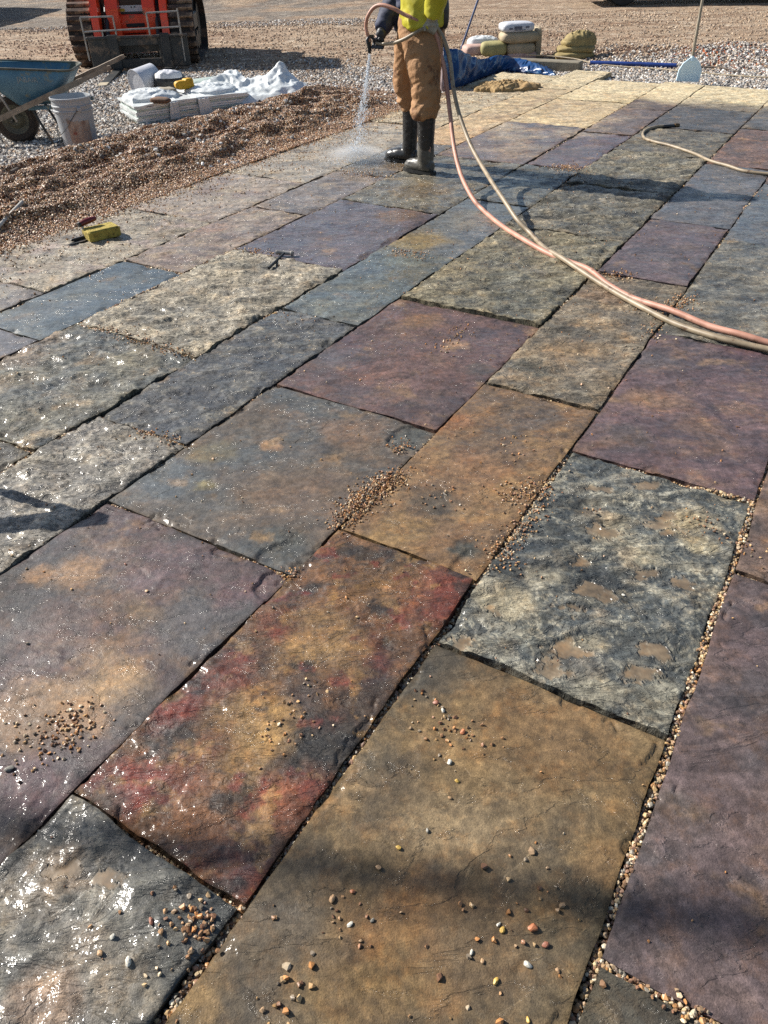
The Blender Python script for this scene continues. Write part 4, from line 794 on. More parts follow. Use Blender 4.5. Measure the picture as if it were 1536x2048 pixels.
# ================================================================== TRACK LOADER
pl, pr = G(150, 138, GZ), G(408, 134, GZ); cen = (pl + pr) / 2 + Vector((-.03, .1, 0))
LD = empty('track_loader', (cen.x, cen.y, GZ), math.atan2(pr.y - pl.y, pr.x - pl.x) + math.radians(10), 'orange red tracked skid loader with a dark fork carriage, parked behind the heap of plastic', 'track loader')
HW = (pr - pl).length / 2 * .92
prof = spline([(0, .36, 0), (0, .12, .12), (0, .0, .38), (0, .10, .64), (0, .42, .80), (0, 1.2, .78), (0, 1.75, .74), (0, 2.0, .45), (0, 1.86, .12), (0, 1.6, 0), (0, 1.0, 0), (0, .36, 0)], 6)
prof = [Vector(p) for p in prof[:-1]]
for sx in (-1, 1):
    xo, xi = sx * HW, sx * (HW - .34); x0, x1 = min(xo, xi), max(xo, xi)
    n = len(prof); c0 = sum((p for p in prof), Vector()) / n; inn = [p + (c0 - p).normalized() * .05 for p in prof]; V = []; F = []
    for x in (x0, x1):
        V += [(x, p.y, p.z) for p in prof] + [(x, p.y, p.z) for p in inn]
    for i in range(n):
        j = (i + 1) % n; F += [(i, j, 2 * n + j, 2 * n + i), (n + i, 3 * n + i, 3 * n + j, n + j), (i, n + i, n + j, j), (2 * n + i, 2 * n + j, 3 * n + j, 3 * n + i)]
    tr = MB().add(V, F).build('track', M_TRACKD, LD); tr['label'] = 'dusty rubber track'
    L = 0; acc = [0]
    for i in range(n): acc.append(acc[-1] + (prof[(i + 1) % n] - prof[i]).length)
    lugme = None; cnt = int(acc[-1] / .112)
    for k in range(cnt):
        d = acc[-1] * k / cnt; i = max(a for a in range(n) if acc[a] <= d); f = (d - acc[i]) / (acc[i + 1] - acc[i]); p = prof[i].lerp(prof[(i + 1) % n], f); tdir = (prof[(i + 1) % n] - prof[i]).normalized()
        ang = math.atan2(tdir.z, tdir.y)
        if lugme is None:
            lo = MB().box((0, 0, 0), (.33, .062, .05), bev=.008).build('lug', M_TRACK, tr); lugme = lo.data
        else:
            lo = bpy.data.objects.new('lug', lugme); COL.objects.link(lo); lo.parent = tr
        nrm = Vector((0, tdir.z, -tdir.y)); 
        if nrm.dot(p - c0) < 0: nrm = -nrm
        lo.location = Vector(((x0 + x1) / 2, p.y, p.z)) + nrm * .02; lo.rotation_euler = (ang, 0, 0)
    for (y, z, r) in ((.30, .36, .22), (1.72, .42, .24), (.62, .2, .13), (.92, .18, .12), (1.22, .2, .13), (1.5, .2, .12)):
        MB().lathe([(r * .3, -.08), (r, -.08), (r, .08), (r * .3, .08)], 20, ((x0 + x1) / 2, y, z), (0, math.pi / 2, 0)).build('track_roller', M_DKMETAL, LD)
    MB().box(((x0 + x1) / 2 - sx * .02, 1.02, .45), (.2, 1.3, .22), bev=.02).build('track_frame', M_DKMETAL, LD)
    xa = sx * (HW - .40)
    MB().prism([(-.05, .30), (.06, .26), (.16, .5), (.40, .92), (1.0, 1.25), (1.9, 1.35), (2.1, 1.5), (1.9, 1.62), (.9, 1.45), (.22, 1.05), (.0, .62)], xa - .05, xa + .05).build('lift_arm', M_ORANGE, LD)
    MB().prism([(.2, .22), (.5, .22), (.5, 1.0), (.32, 1.0), (.18, .7)], sx * (HW - .62) - .085, sx * (HW - .62) + .085).build('front_panel', M_ORANGE, LD)
    MB().tube([(sx * (HW - .52), .02, .36), (sx * (HW - .52), .45, .85)], [.035, .03], 10).build('hydraulic_ram', M_DKMETAL, LD, smooth=True)
MB().box((0, 1.1, .42), (2 * HW - .74, 1.4, .34), bev=.02).build('chassis', M_DKMETAL, LD)
MB().box((0, .38, .50), (2 * HW - 1.1, .10, .23), bev=.015).build('step_panel', M_ORANGE, LD)
MB().box((0, .42, .30), (2 * HW - .9, .10, .14), bev=.01).build('lower_crossmember', M_ORANGE, LD)
MB().box((0.02, .322, .485), (.27, .02, .045), bev=.008).build('step_slot', M_RUBBER, LD)
cab = MB()
for x in (-.46, .46):
    for y in (.40, 1.45): cab.box((x, y, 1.32), (.07, .07, 1.4), bev=.01)
cab.box((0, .92, 2.03), (1.0, 1.2, .07), bev=.02); cab.box((0, 1.47, 1.1), (.9, .05, .95)); cab.box((0, .40, .645), (.9, .06, .05))
cab.build('cab_frame', M_DKMETAL, LD)
MB().box((0, .385, 1.32), (.86, .012, 1.28)).build('windscreen', M_GLASS, LD)
for x in (-.47, .47): MB().box((x * 1.0, .92, 1.35), (.012, .96, 1.25)).build('side_window', M_GLASS, LD)
MB().box((0, 1.9, .95), (1.0, .75, .8), bev=.04).build('engine_cover', M_ORANGE, LD)
ds = MB().box((-.03, .372, .685), (.42, .012, .075)).build('warning_decal', simple('decal_white', (.6, .6, .6), (.5, .5, .5), .5, scale=40), LD)
MB().box((-.165, .3645, .668), (.12, .003, .036)).build('decal_yellow_panel', simple('decal_yellow', K((226, 190, 40)), None, .5), ds)
for k in range(4):
    MB().box((-.205 + k * .045 + (.11 if k > 1 else 0), .3645, .702), (.018, .003, .018)).build('decal_symbol', M_RUBBER, ds)
# fork carriage
FC = -.42
car = MB(); car.box((-.47, FC, .225), (.40, .05, .36), bev=.008); car.box((.47, FC, .225), (.40, .05, .36), bev=.008); car.box((0, FC, .355), (.56, .05, .10), bev=.008); car.box((0, FC, .10), (.56, .05, .11), bev=.008)
car.box((0, FC - .03, .415), (1.36, .06, .03), bev=.005); car.box((-.3, FC + .12, .22), (.06, .2, .3)); car.box((.3, FC + .12, .22), (.06, .2, .3)); car.box((0, FC + .2, .3), (1.1, .05, .18))
car.build('fork_carriage', M_DKMETAL, LD)
for x in (-.33, .37):
    f = MB(); f.box((x, FC - .05, .24), (.13, .045, .42), bev=.008); f.prism([(FC - .07, -.0), (FC - .07, .05), (FC - 1.32, .02), (FC - 1.34, .005), (FC - 1.30, -.0)], x - .055, x + .055); fk = f.build('fork', M_DKMETAL, LD)
    MB().box((x, FC - 1.22, .0185), (.112, .2, .022), rot=(math.radians(1.4), 0, 0)).build('worn_fork_tip', simple('worn_fork_paint', K((214, 200, 170)), K((180, 164, 138)), .6, scale=12), fk)
rack = [((-.70, .15), (-.70, .655)), ((-.27, .43), (-.27, .655)), ((.18, .43), (.18, .68)), ((.60, .10), (.60, .72)), ((-.70, .655), (-.27, .655)), ((.18, .68), (.60, .69)), ((-.70, .49), (.60, .51)), ((-.45, .43), (-.45, .49))]
for (a, b_) in rack: MB().tube([(a[0], FC - .02, a[1]), (b_[0], FC - .02, b_[1])], .011, 8).build('guard_rail', M_WHITEMET, LD, smooth=True)

for ch_ in LD.children:
    if ch_.name.startswith(('fork', 'guard_rail')): ch_.location.x += .13
# ================================================================== PARKED TRUCK (upper right) and an added, unseen container that throws the upper left shadow
p = G(1238, 12, GZ); M_TRUCK = simple('silver_white_paint', K((214, 214, 212)), K((196, 196, 196)), .3, scale=2, coat=.5)
TK = empty('pickup_truck', (p.x - .85, p.y, p.z), math.radians(-4), 'parked pickup truck seen only by its dark tyres and shadow at the top edge', 'pickup truck')
MB().prism([(0, .42), (0, .95), (.25, 1.02), (1.55, 1.1), (2.1, 1.62), (3.4, 1.66), (3.75, 1.12), (5.5, 1.08), (5.55, .5), (5.2, .42)], 0.0, 1.85, 'y').build('body', M_TRUCK, TK)
MB().prism([(1.75, 1.12), (2.18, 1.56), (3.32, 1.6), (3.58, 1.14)], -.004, 1.854, 'y').build('window', M_GLASS, TK)
MB().box((-.06, .92, .52), (.12, 1.8, .2), bev=.03).build('bumper', M_STEEL, TK); MB().box((2.8, .92, .36), (4.6, 1.2, .14)).build('underbody', M_RUBBER, TK)
for x in (.9, 4.4):
    for y in (.10, 1.75):
        w = MB().lathe([(.2, -.11), (.35, -.11), (.37, -.07), (.37, .07), (.35, .11), (.2, .11)], 28, (x, y, .37), (math.pi / 2, 0, 0)).build('wheel', M_RUBBER, TK); MB().lathe([(.02, -.10), (.2, -.112), (.2, .112), (.02, .10)], 20, (x, y, .37), (math.pi / 2, 0, 0)).build('rim', M_STEEL, w)
for y in (.25, 1.6): MB().box((-.004, y, .82), (.02, .3, .14), bev=.01).build('headlight', M_STEEL, TK)
CT = empty('added_container', (-12.4, 21.8, GZ), 0, 'dark green steel container added unseen beyond the left edge to cast the blue shadow at top left', 'container'); M_CT = simple('green_container_paint', K((60, 84, 70)), K((48, 70, 58)), .5)
MB().box((0, 0, 1.4), (2.4, 6.4, 2.3), bev=.02).build('shell', M_CT, CT); MB().box((0, 0, 2.6), (2.46, 6.46, .1)).build('roof', M_CT, CT)
for k in range(24): MB().box((1.21, -3.0 + k * .26, 1.4), (.04, .1, 2.2)).build('rib', M_CT, CT)
MB().box((0, 0, .13), (2.3, 6.2, .26)).build('skid_base', M_RUBBER, CT)

# ================================================================== WHEELBARROW
wp = G(27, 294, -.04); gp = G(222, 124, .60)
ax = Vector((gp.x - wp.x, gp.y - wp.y, 0)); ln = ax.length; WB = empty('wheelbarrow', (wp.x, wp.y, tz(wp.x, wp.y)), math.atan2(ax.y, ax.x), 'scuffed blue wheelbarrow with timber handles standing at the left edge', 'wheelbarrow')
# local x runs from the wheel back to the grips, local y to the left of that; the near handle is the one on the camera side (-y)
print('WB', wp, gp, ln)
hy0, hy1 = .0, -.0
for sy, far_ in ((-1, 0), (1, 1)):
    a = Vector((-.30, sy * .17, .16)); b_ = Vector((ln, sy * .36, .63)); off = Vector((0, .29 if sy < 0 else .29, 0))
    a = a + off; b_ = b_ + off
    d = (b_ - a).normalized(); side = d.cross(Vector((0, 0, 1))).normalized(); up = side.cross(d)
    h = MB(); V = []; F = []
    for (t_, w_, hh) in ((0, .022, .022), (.76, .022, .024), (.80, .018, .018), (.985, .017, .017), (1.0, .012, .012)):
        q = a.lerp(b_, t_)
        V += [q + side * w_ + up * hh, q - side * w_ + up * hh, q - side * w_ - up * hh, q + side * w_ - up * hh]
    for i in range(4):
        for k in range(4): F.append((i * 4 + k, i * 4 + (k + 1) % 4, (i + 1) * 4 + (k + 1) % 4, (i + 1) * 4 + k))
    F += [(3, 2, 1, 0), (16, 17, 18, 19)]
    h.add(V, F).build('handle', M_WOOD, WB)
OY = .29
wl = MB().lathe([(.12, -.035), (.17, -.05), (.195, -.035), (.2, 0), (.195, .035), (.17, .05), (.12, .035)], 36, (0, OY, .2), (math.pi / 2, 0, 0), close=True).build('wheel', M_TYRE, WB, smooth=True)
MB().lathe([(.02, -.04), (.05, -.045), (.08, -.02), (.125, -.038), (.125, .038), (.08, .02), (.05, .045), (.02, .04)], 28, (0, OY, .2), (math.pi / 2, 0, 0)).build('rim', M_RIM, wl)
MB().tube([(0, OY - .15, .2), (0, OY + .15, .2)], .012, 8).build('axle', M_DKMETAL, WB)
# tray: pressed steel pan, open above
def ringpts(x0, x1, w0, w1, z0, z1, n=10, rc=.10):
    pts = []; 
    cs = [((x1 - rc), (w1 - rc), 0), ((x0 + rc), (w0 - rc), 1), ((x0 + rc), -(w0 - rc), 2), ((x1 - rc), -(w1 - rc), 3)]
    for (cx, cy, q) in cs:
        for k in range(n):
            th = (q + k / (n - 1)) * math.pi / 2; x = cx + rc * math.cos(th); y = cy + rc * math.sin(th); f = (x - x0) / (x1 - x0); pts.append((x, OY + y, z0 + (z1 - z0) * f))
    return pts
rim = ringpts(-.26, .66, .24, .27, .66, .60); low = ringpts(.08, .46, .15, .17, .33, .34, rc=.08); mid_ = [tuple(a * .45 + b_ * .55 for a, b_ in zip(p_, q_)) for p_, q_ in zip(rim, low)]; mid_ = [(m[0], OY + (m[1] - OY) * 1.12, m[2]) for m in mid_]
n = len(rim); V = rim + mid_ + low; F = []
for r_ in range(2):
    for i in range(n): j = (i + 1) % n; F.append((r_ * n + i, r_ * n + j, (r_ + 1) * n + j, (r_ + 1) * n + i))
F.append(tuple(2 * n + i for i in range(n)))
tray = MB().add(V, F).build('tray', M_BLUETRAY, WB, smooth=True)
sd = tray.modifiers.new('t', 'SOLIDIFY'); sd.thickness = .006
V2 = [(OYx * .985 + .35 * .015, OY + (y - OY) * .98, z + .004) for (OYx, y, z) in V]; MB().add(V2, F).build('tray_lining', M_TRAYIN, WB, smooth=True)
MB().tube(rim + [rim[0]], .009, 8, cap=False).build('rolled_rim', M_RIM, WB, smooth=True)
for s_ in (-1, 1):
    MB().tube([(.22, OY + s_ * .2, .33), (.34, OY + s_ * .22, .02), (.42, OY + s_ * .22, .02), (.56, OY + s_ * .24, .36)], .012, 8).build('leg', M_DKMETAL, WB)
    MB().tube([(-.06, OY + s_ * .18, .52), (.05, OY + s_ * .15, .2)], .011, 8).build('front_brace', M_WHITEMET, WB)
    MB().box((.45, OY + s_ * .20, .315), (.5, .03, .03)).build('tray_riser', M_BLUETRAY, WB)
# hand painted name on the side
cu = bpy.data.curves.new('painted_name', 'FONT'); cu.body = 'JABAIR'; cu.size = .06; cu.extrude = .0006; cu.offset = -.001; to = bpy.data.objects.new('painted_name', cu); COL.objects.link(to)
dg = bpy.context.evaluated_depsgraph_get(); dg.update(); tme = bpy.data.meshes.new_from_object(to.evaluated_get(dg)); bpy.data.objects.remove(to)
tme.name = 'painted_name'; tme.materials.clear(); tme.materials.append(simple('white_marker', K((214, 214, 206)), K((150, 160, 160)), .6, scale=60)); to = bpy.data.objects.new('painted_name', tme); COL.objects.link(to); to.parent = WB
pA = Vector(rim[int(n * .75) + 3]); 
def sidepoint(xq, f):   # outer near side of the tray at local x, f from rim (0) to middle (1)
    best = min((i for i in range(n) if rim[i][1] < OY), key=lambda i: abs(rim[i][0] - xq)); return Vector(rim[best]).lerp(Vector(mid_[best]), f)
i0, i1 = [i for i in range(n) if rim[i][1] < OY - .2][0], [i for i in range(n) if rim[i][1] < OY - .2][-1]
i0, i1 = 29, 30
R0, R1, M0, M1 = Vector(rim[i0]), Vector(rim[i1]), Vector(mid_[i0]), Vector(mid_[i1])
xax = (R1 - R0).normalized(); nrm = xax.cross(((M0 + M1) / 2 - (R0 + R1) / 2)).normalized()
if nrm.y > 0: nrm = -nrm
yax = nrm.cross(xax).normalized(); org = R0.lerp(R1, .42).lerp(M0.lerp(M1, .42), .62) + nrm * .0055
to.matrix_local = Matrix(((xax.x, yax.x, nrm.x, org.x), (xax.y, yax.y, nrm.y, org.y), (xax.z, yax.z, nrm.z, org.z), (0, 0, 0, 1)))

# ================================================================== BUCKET
p = G(164, 292, -.01)
BK = empty('plastic_bucket', (p.x, p.y, -.012), 0, 'pale grey plastic bucket with a torn label, in front of the wheelbarrow', 'bucket')
pr_ = [(.001, 0), (.126, 0), (.132, .006), (.148, .27), (.155, .272), (.155, .281), (.149, .284), (.151, .305), (.157, .307), (.157, .315), (.151, .318), (.1525, .355), (.160, .357), (.160, .370), (.1535, .372), (.150, .366), (.143, .26), (.128, .012), (.001, .010)]
b_ = MB(); V = []; F = []; seg = 56
b_.lathe(pr_, seg).build('shell', M_BUCKET, BK, smooth=True)
hp = []
for k in range(25):
    a = math.pi * k / 24; hp.append((.158 * math.cos(a) * 1.0, -.158 * math.sin(a) * (1.04) , .295 - .19 * math.sin(a) ** 1.2))
MB().tube(hp, .0028, 6).build('wire_handle', M_DKMETAL, BK, smooth=True, rot=(0, 0, math.radians(-55)))
BK.scale = (1.08, 1.08, 1.08)
for a in (-55, 125): MB().box((.158 * math.cos(math.radians(a)), .158 * math.sin(math.radians(a)), .295), (.03, .03, .03), rot=(0, 0, math.radians(a)), bev=.006).build('handle_lug', M_BUCKET, BK)
V = []; F = []; nu, nv = 16, 10
for j in range(nv):
    for i in range(nu):
        u, v = i / (nu - 1), j / (nv - 1); jit = .02 * (pn(np.array([u * 4.]), np.array([v * 4.]), 5)[0]) if i in (0, nu - 1) or j in (0, nv - 1) else 0
        a = math.radians(-100 + 72 * u + 60 * jit); z = .045 + .165 * v + jit; r = .1316 + (.148 - .1316) * (z / .27) + .0016; V.append((r * math.cos(a), r * math.sin(a), z))
for j in range(nv - 1):
    for i in range(nu - 1): F.append((j * nu + i, j * nu + i + 1, (j + 1) * nu + i + 1, (j + 1) * nu + i))
MB().add(V, F).build('torn_label', M_LABEL, BK, smooth=True)

# ================================================================== PLASTIC HEAP
c0, c1, c2 = G(276, 249, -.05), G(500, 218, -.05), G(243, 229, -.05)
SK = empty('plastic_sheet_stack', (c0.x, c0.y, -.055), math.atan2(c1.y - c0.y, c1.x - c0.x), 'flat stack of folded white plastic sheeting behind the gravel ridge', 'plastic sheeting')
Lx = (c1 - c0).length; e1 = (c1 - c0).normalized(); dv = c2 - c0; Ly = max(.35, abs(dv.x * -e1.y + dv.y * e1.x)); skew = dv.dot(e1)
print('STACK', Lx, Ly, skew)
zc = 0
for k in range(9):
    th_ = .017 + .003 * rnd.random(); nx, ny = 46, 18; jx, jy = rnd.uniform(-.012, .02), rnd.uniform(-.012, .012); V = []; F = []
    for lay in (0, 1):
        for j in range(ny):
            for i in range(nx):
                u, v = i / (nx - 1), j / (ny - 1); x = u * Lx + v * skew + jx; y = v * Ly + jy
                zz = zc + th_ * lay * .93 + (.006 * pn(np.array([x * 9]), np.array([y * 9]), k + 20)[0]) * (1 if k > 6 else .4) + .012 * math.sin(u * 3) * k / 9 
                if i in (0, nx - 1): x += .006 * pn(np.array([y * 12.]), np.array([k + .5]), 3)[0]
                if j in (0, ny - 1): y += .010 * pn(np.array([x * 7.]), np.array([k + .5]), 4)[0]
                V.append((x, y, zz))
    N_ = nx * ny
    for j in range(ny - 1):
        for i in range(nx - 1):
            a = j * nx + i; F += [(a, a + nx, a + nx + 1, a + 1), (N_ + a, N_ + a + 1, N_ + a + nx + 1, N_ + a + nx)]
    for i in range(nx - 1):
        F += [(i, i + 1, N_ + i + 1, N_ + i)]; a = (ny - 1) * nx + i; F += [(a + 1, a, N_ + a, N_ + a + 1)]
    for j in range(ny - 1):
        a = j * nx; F += [(a + nx, a, N_ + a, N_ + a + nx)]; a = j * nx + nx - 1; F += [(a, a + nx, N_ + a + nx, N_ + a)]
    MB().add(V, F).build('folded_sheet', M_POLY if k % 3 else M_POLYG, SK, smooth=False); zc += th_
top = zc
for (u0, w_, sl) in ((.32, .07, .0), (.60, .10, .25)):   # loose flaps hanging over the front edge
    V = []; F = []; nn_ = 14
    for i in range(nn_):
        f = i / (nn_ - 1)
        for q in range(9):
            g_ = q / 8 - .5; x = u0 * Lx + g_ * w_ * (1 + .6 * abs(f - .5)) + sl * (1 - f) * -.3 + .01 * math.sin(q * 2.1 + f * 5)
            y = (Ly * .75 * (1 - f * 1.7)) if f < .58 else -.02 - .006 * math.sin(q * 1.7); z = top + .014 + .008 * math.sin(q * 2.4 + 3 * f) if f < .58 else top + .01 - (f - .58) / .42 * (top * .98)
            V.append((x, y, z))
    for i in range(nn_ - 1):
        for q in range(8): F.append((i * 9 + q, i * 9 + q + 1, (i + 1) * 9 + q + 1, (i + 1) * 9 + q))
    MB().add(V, F).build('hanging_flap', M_POLY, SK, smooth=True)
crumple('crumpled_top_sheet', (Lx * .24, Ly * .55, top), Lx * .24, Ly * .42, .085, 31, M_POLY, 0, nu=70, nv=30, parent=SK, fs=2.5)
crumple('crumpled_top_sheet', (Lx * .76, Ly * .5, top), Lx * .22, Ly * .42, .07, 37, M_POLY, 0, nu=70, nv=30, parent=SK, fs=2.5)
q = G(502, 205, -.05); rzs = SK.rotation_euler.z
o = crumple('plastic_sheeting', (q.x, q.y, -.055), .88, .48, .17, 5, M_POLY, 0, bumps=[(-.24, .16, .24, .15), (.36, .12, .10, .13), (.32, .0, .34, .12), (-.5, .1, .2, .07)], nu=170, nv=80)
tag(o, 'big crumpled heap of milky white plastic sheeting with a peak at its right end', 'plastic sheeting')
q = G(418, 186, .0); o = bag('folded_plastic_bag', (q.x, q.y, .075), (.42, .3, .15), .2, M_POLYG, 11, 'greenish clear plastic bag lying folded on the left of the white heap', 'plastic bag', wr=.09)
# bucket lying on its side
q = G(276, 200, GZ); BK2 = empty('overturned_pail', (q.x + .03, q.y, -.045 + .15), 0, 'white pail lying on its side with its cream inside showing, left of the black bag', 'pail')
V = []; F = []; prf = [(.135, .0), (.142, .10), (.15, .25)]; 
pro = [(.001, .26), (.128, .26), (.134, .255), (.150, .0), (.156, -.004), (.156, -.012), (.148, -.012), (.1475, -.004)]
MB().lathe(pro, 36).build('shell', M_WHITEBAG, BK2, smooth=True, rot=(math.radians(78), 0, math.radians(138)))
MB().lathe([(.144, -.002), (.128, .25), (.001, .252)], 36).build('inside', M_TANIN, BK2, smooth=True, rot=(math.radians(78), 0, math.radians(138)))
q = G(342, 186, .0); bag('black_bag', (q.x, q.y + .05, .09), (.36, .26, .24), .1, M_BLACKBAG, 15, 'black cloth tool bag between the white pail and the plastic heap', 'bag', wr=.09, e=.6)
q = G(340, 160, .16); o = crumple('clear_plastic_scrap', (q.x, q.y, .2), .14, .09, .06, 61, M_WHITEBAG, 0, nu=50, nv=20, fs=2.5); tag(o, 'white scrap of plastic draped over the black bag', 'plastic scrap')
q = G(371, 186, .12); YR = empty('yellow_gloves', (q.x, q.y, .17), math.radians(30), 'rolled pair of yellow work gloves on top of the plastic stack', 'gloves')
bag('glove_roll', (0, 0, .03), (.20, .085, .08), 0, M_YELLOW, 21, None, None, parent=YR, wr=.10); bag('glove_cuff', (.045, .01, .055), (.10, .09, .06), .3, M_YELLOW, 23, None, None, parent=YR, wr=.12)
q = G(322, 206, .12); bag('brown_rag', (q.x, q.y, .145), (.20, .09, .05), -.35, simple('brown_rag', K((140, 104, 80)), K((90, 72, 58)), .9, scale=12, bump=.5), 27, 'crumpled brown rag on the left of the plastic stack', 'rag', wr=.16)
q = G(332, 192, .12); bag('beige_cloth', (q.x, q.y, .16), (.22, .13, .07), .1, simple('beige_cloth', K((190, 180, 160)), K((150, 140, 122)), .9, scale=12, bump=.5), 29, 'beige cloth bundled between the brown rag and the yellow gloves', 'cloth', wr=.14)

# ================================================================== BAGS, TARPS AND THE FAR CORNER
def at(px, py, z): return G(px, py, z)
def bagp(name, px, py, zc_, size, rz, mat, seed, label, cat, grp, **k):
    q = at(px, py, zc_); return bag(name, (q.x, q.y, zc_), size, rz, mat, seed, label, cat, grp, **k)
Yb = G(1040, 122, GZ).y + .15
def bY(px, py, size, rz, mat, seed, label, dy=0, name='cement_bag', **k):
    q = AY(px, py, Yb + dy); return bag(name, (q.x, q.y, q.z), size, rz, mat, seed, label, 'cement bag', 'paper bags stacked behind the blue tarp', wr=.035, **k)
bY(1040, 112, (.42, .34, .15), .05, M_PINK, 41, 'bottom bag of the right hand stack, pinkish and half hidden by the tarp'); bY(1039, 96, (.40, .34, .15), .0, M_BAG, 42, 'middle bag of the right hand stack, under the wide tan bag')
bY(1037, 73, (.52, .36, .14), .08, M_BAG, 43, 'wide tan paper bag with the white bag lying on it'); o = bY(1033, 53, (.46, .32, .12), .12, M_WHITEBAG, 44, 'white plastic bag with grey print on top of the stack')
for k, (dx, dz, w_, h_) in enumerate([(-.02, .0, .11, .035), (.11, .005, .05, .02), (-.12, -.01, .05, .02), (.01, -.028, .16, .008)]):
    MB().box((dx, -.166, dz), (w_, .004, h_)).build('printed_panel', simple('grey_print', K((110, 112, 130)), K((80, 84, 104)), .6, scale=60), o)
bY(987, 97, (.36, .32, .17), -.1, M_BAGY, 45, 'plump yellow green bag left of the stack'); bY(950, 99, (.34, .3, .13), .15, M_PINK, 46, 'pink striped bag furthest left beside the blue pole', dy=.1); bY(1072, 90, (.10, .36, .44), .0, M_BAG, 47, 'narrow bag standing on end against the right side of the stack', dy=.12)
q = G(965, 118, GZ); o = crumple('plastic_wrap', (q.x, q.y + .1, .12), .22, .12, .10, 71, M_POLY, 0, nu=50, nv=20, fs=2.5); tag(o, 'clear plastic wrap between the pink bag and the blue tarp', 'plastic wrap')
# khaki canvas
q = G(1148, 122, GZ); CV = empty('khaki_tarp', (q.x, q.y, tz(q.x, q.y)), 0, 'folded khaki canvas tarp heaped to the right of the bags', 'tarp')
for k, (dx, dy, z, sx, sy, sz, rz) in enumerate([(-.02, .0, .04, .52, .34, .09, .1), (.0, .02, .11, .50, .30, .09, -.15), (.03, .05, .18, .42, .26, .09, .2), (.07, .08, .25, .26, .2, .12, .5)]):
    bag('canvas_fold', (dx, dy, z), (sx, sy, sz), rz, M_CANVAS, 81 + k, None, None, parent=CV, wr=.13, e=.6)
crumple('canvas_drape', (.06, .06, .16), .24, .16, .17, 90, M_CANVAS, .3, nu=70, nv=30, parent=CV, fs=2.5)
# blue tarp hung over an edge, built as a wrinkled sheet from its crest down to the ground
crest = [(886, 96), (915, 100), (940, 110), (965, 118), (1000, 111), (1035, 117), (1060, 124), (1085, 136), (1112, 152)]; foot = [(890, 190), (912, 184), (932, 170), (960, 158), (985, 149), (1010, 143), (1050, 146), (1085, 150), (1113, 155)]
nU, nV_ = 140, 26; V = []; F = []
fc = spline([tuple(G(x_, y_, -.05)) for x_, y_ in foot], 16); tt = np.linspace(0, len(fc) - 1, nU)
cr3 = []
for (x_, y_), (fx_, fy_) in zip(crest, foot):
    Yf = G(fx_, fy_, -.05).y + .12; cr3.append(tuple(AY(x_, y_, Yf)))
cc_ = spline(cr3, 16)
for i in range(nU):
    a = tt[i]; i0 = int(a); f = a - i0; P0 = np.array(fc[i0]) * (1 - f) + np.array(fc[min(i0 + 1, len(fc) - 1)]) * f; P1 = np.array(cc_[i0]) * (1 - f) + np.array(cc_[min(i0 + 1, len(cc_) - 1)]) * f
    P2 = P1 + np.array([.05, .5, -max(.02, P1[2] + .03)])
    for j in range(nV_):
        v = j / (nV_ - 1)
        if v < .6: g_ = v / .6; q = P0 * (1 - g_) + P1 * g_; q[1] -= .05 * math.sin(math.pi * g_)
        else: g_ = (v - .6) / .4; q = P1 * (1 - g_) + P2 * g_; q[2] += .02 * math.sin(math.pi * g_)
        w_ = .035 * pn(np.array([i * .16]), np.array([v * 3.0]), 7)[0] + .016 * pn(np.array([i * .45]), np.array([v * 4.0]), 8)[0] + .03 * (1 - abs(pn(np.array([i * .09]), np.array([v * 1.5]), 9)[0]) * 2)
        sc_ = math.sin(math.pi * min(1, v * 1.2 + .08)); q = q + np.array([.4 * w_, -w_, .5 * w_]) * (sc_ if v < .8 else .6); V.append(tuple(q))
for i in range(nU - 1):
    for j in range(nV_ - 1): F.append((i * nV_ + j, (i + 1) * nV_ + j, (i + 1) * nV_ + j + 1, i * nV_ + j + 1))
o = mk('blue_tarp', V, F, M_TARP, None, True); sd = o.modifiers.new('t', 'SOLIDIFY'); sd.thickness = .004; tag(o, 'creased blue tarpaulin draped low behind the far corner of the paving', 'tarp')
# rolled things behind the worker
q = G(893, 176, -.03); bag('striped_sack', (q.x, q.y + .02, .13), (.17, .24, .40), .1, simple('mottled_sack', K((190, 170, 168)), K((110, 92, 96)), .8, scale=14, bump=.5), 95, 'upright mottled grey and pink sack just behind the worker', 'sack', wr=.10)
q = G(884, 168, -.03); bag('dark_sack', (q.x - .05, q.y + .22, .16), (.2, .2, .46), .3, M_BLACKBAG, 97, 'dark sack standing behind the mottled sack at the left end of the tarp', 'sack', wr=.10)
# concrete edge
a, b_, c_ = G(1010, 132, -.02), G(1158, 139, -.02), G(1110, 154, -.02)
KB = MB(); d = Vector((b_.x - a.x, b_.y - a.y, 0)); kl = d.length; KB.box((kl / 2, .09, -.02), (kl, .18, .16), bev=.012)
o = KB.build('concrete_edging', M_CONC, None, loc=(a.x, a.y, .0), rot=(0, 0, math.atan2(d.y, d.x))); tag(o, 'rough concrete edging block behind the far end of the slabs', 'edging')
# sand heap
q = G(1012, 178); o = crumple('sand_pile', (q.x, q.y, .0), .36, .22, .085, 101, simple('damp_sand', K((196, 166, 118)), K((160, 128, 84)), .95, scale=30, bump=1, bscale=120, bdist=.006), .1, nu=140, nv=70, k=1.0, edge=.35, fs=2.0, lum_=.25, flt=.4); tag(o, 'small lumpy heap of tan sand on the farthest left slab', 'sand heap')
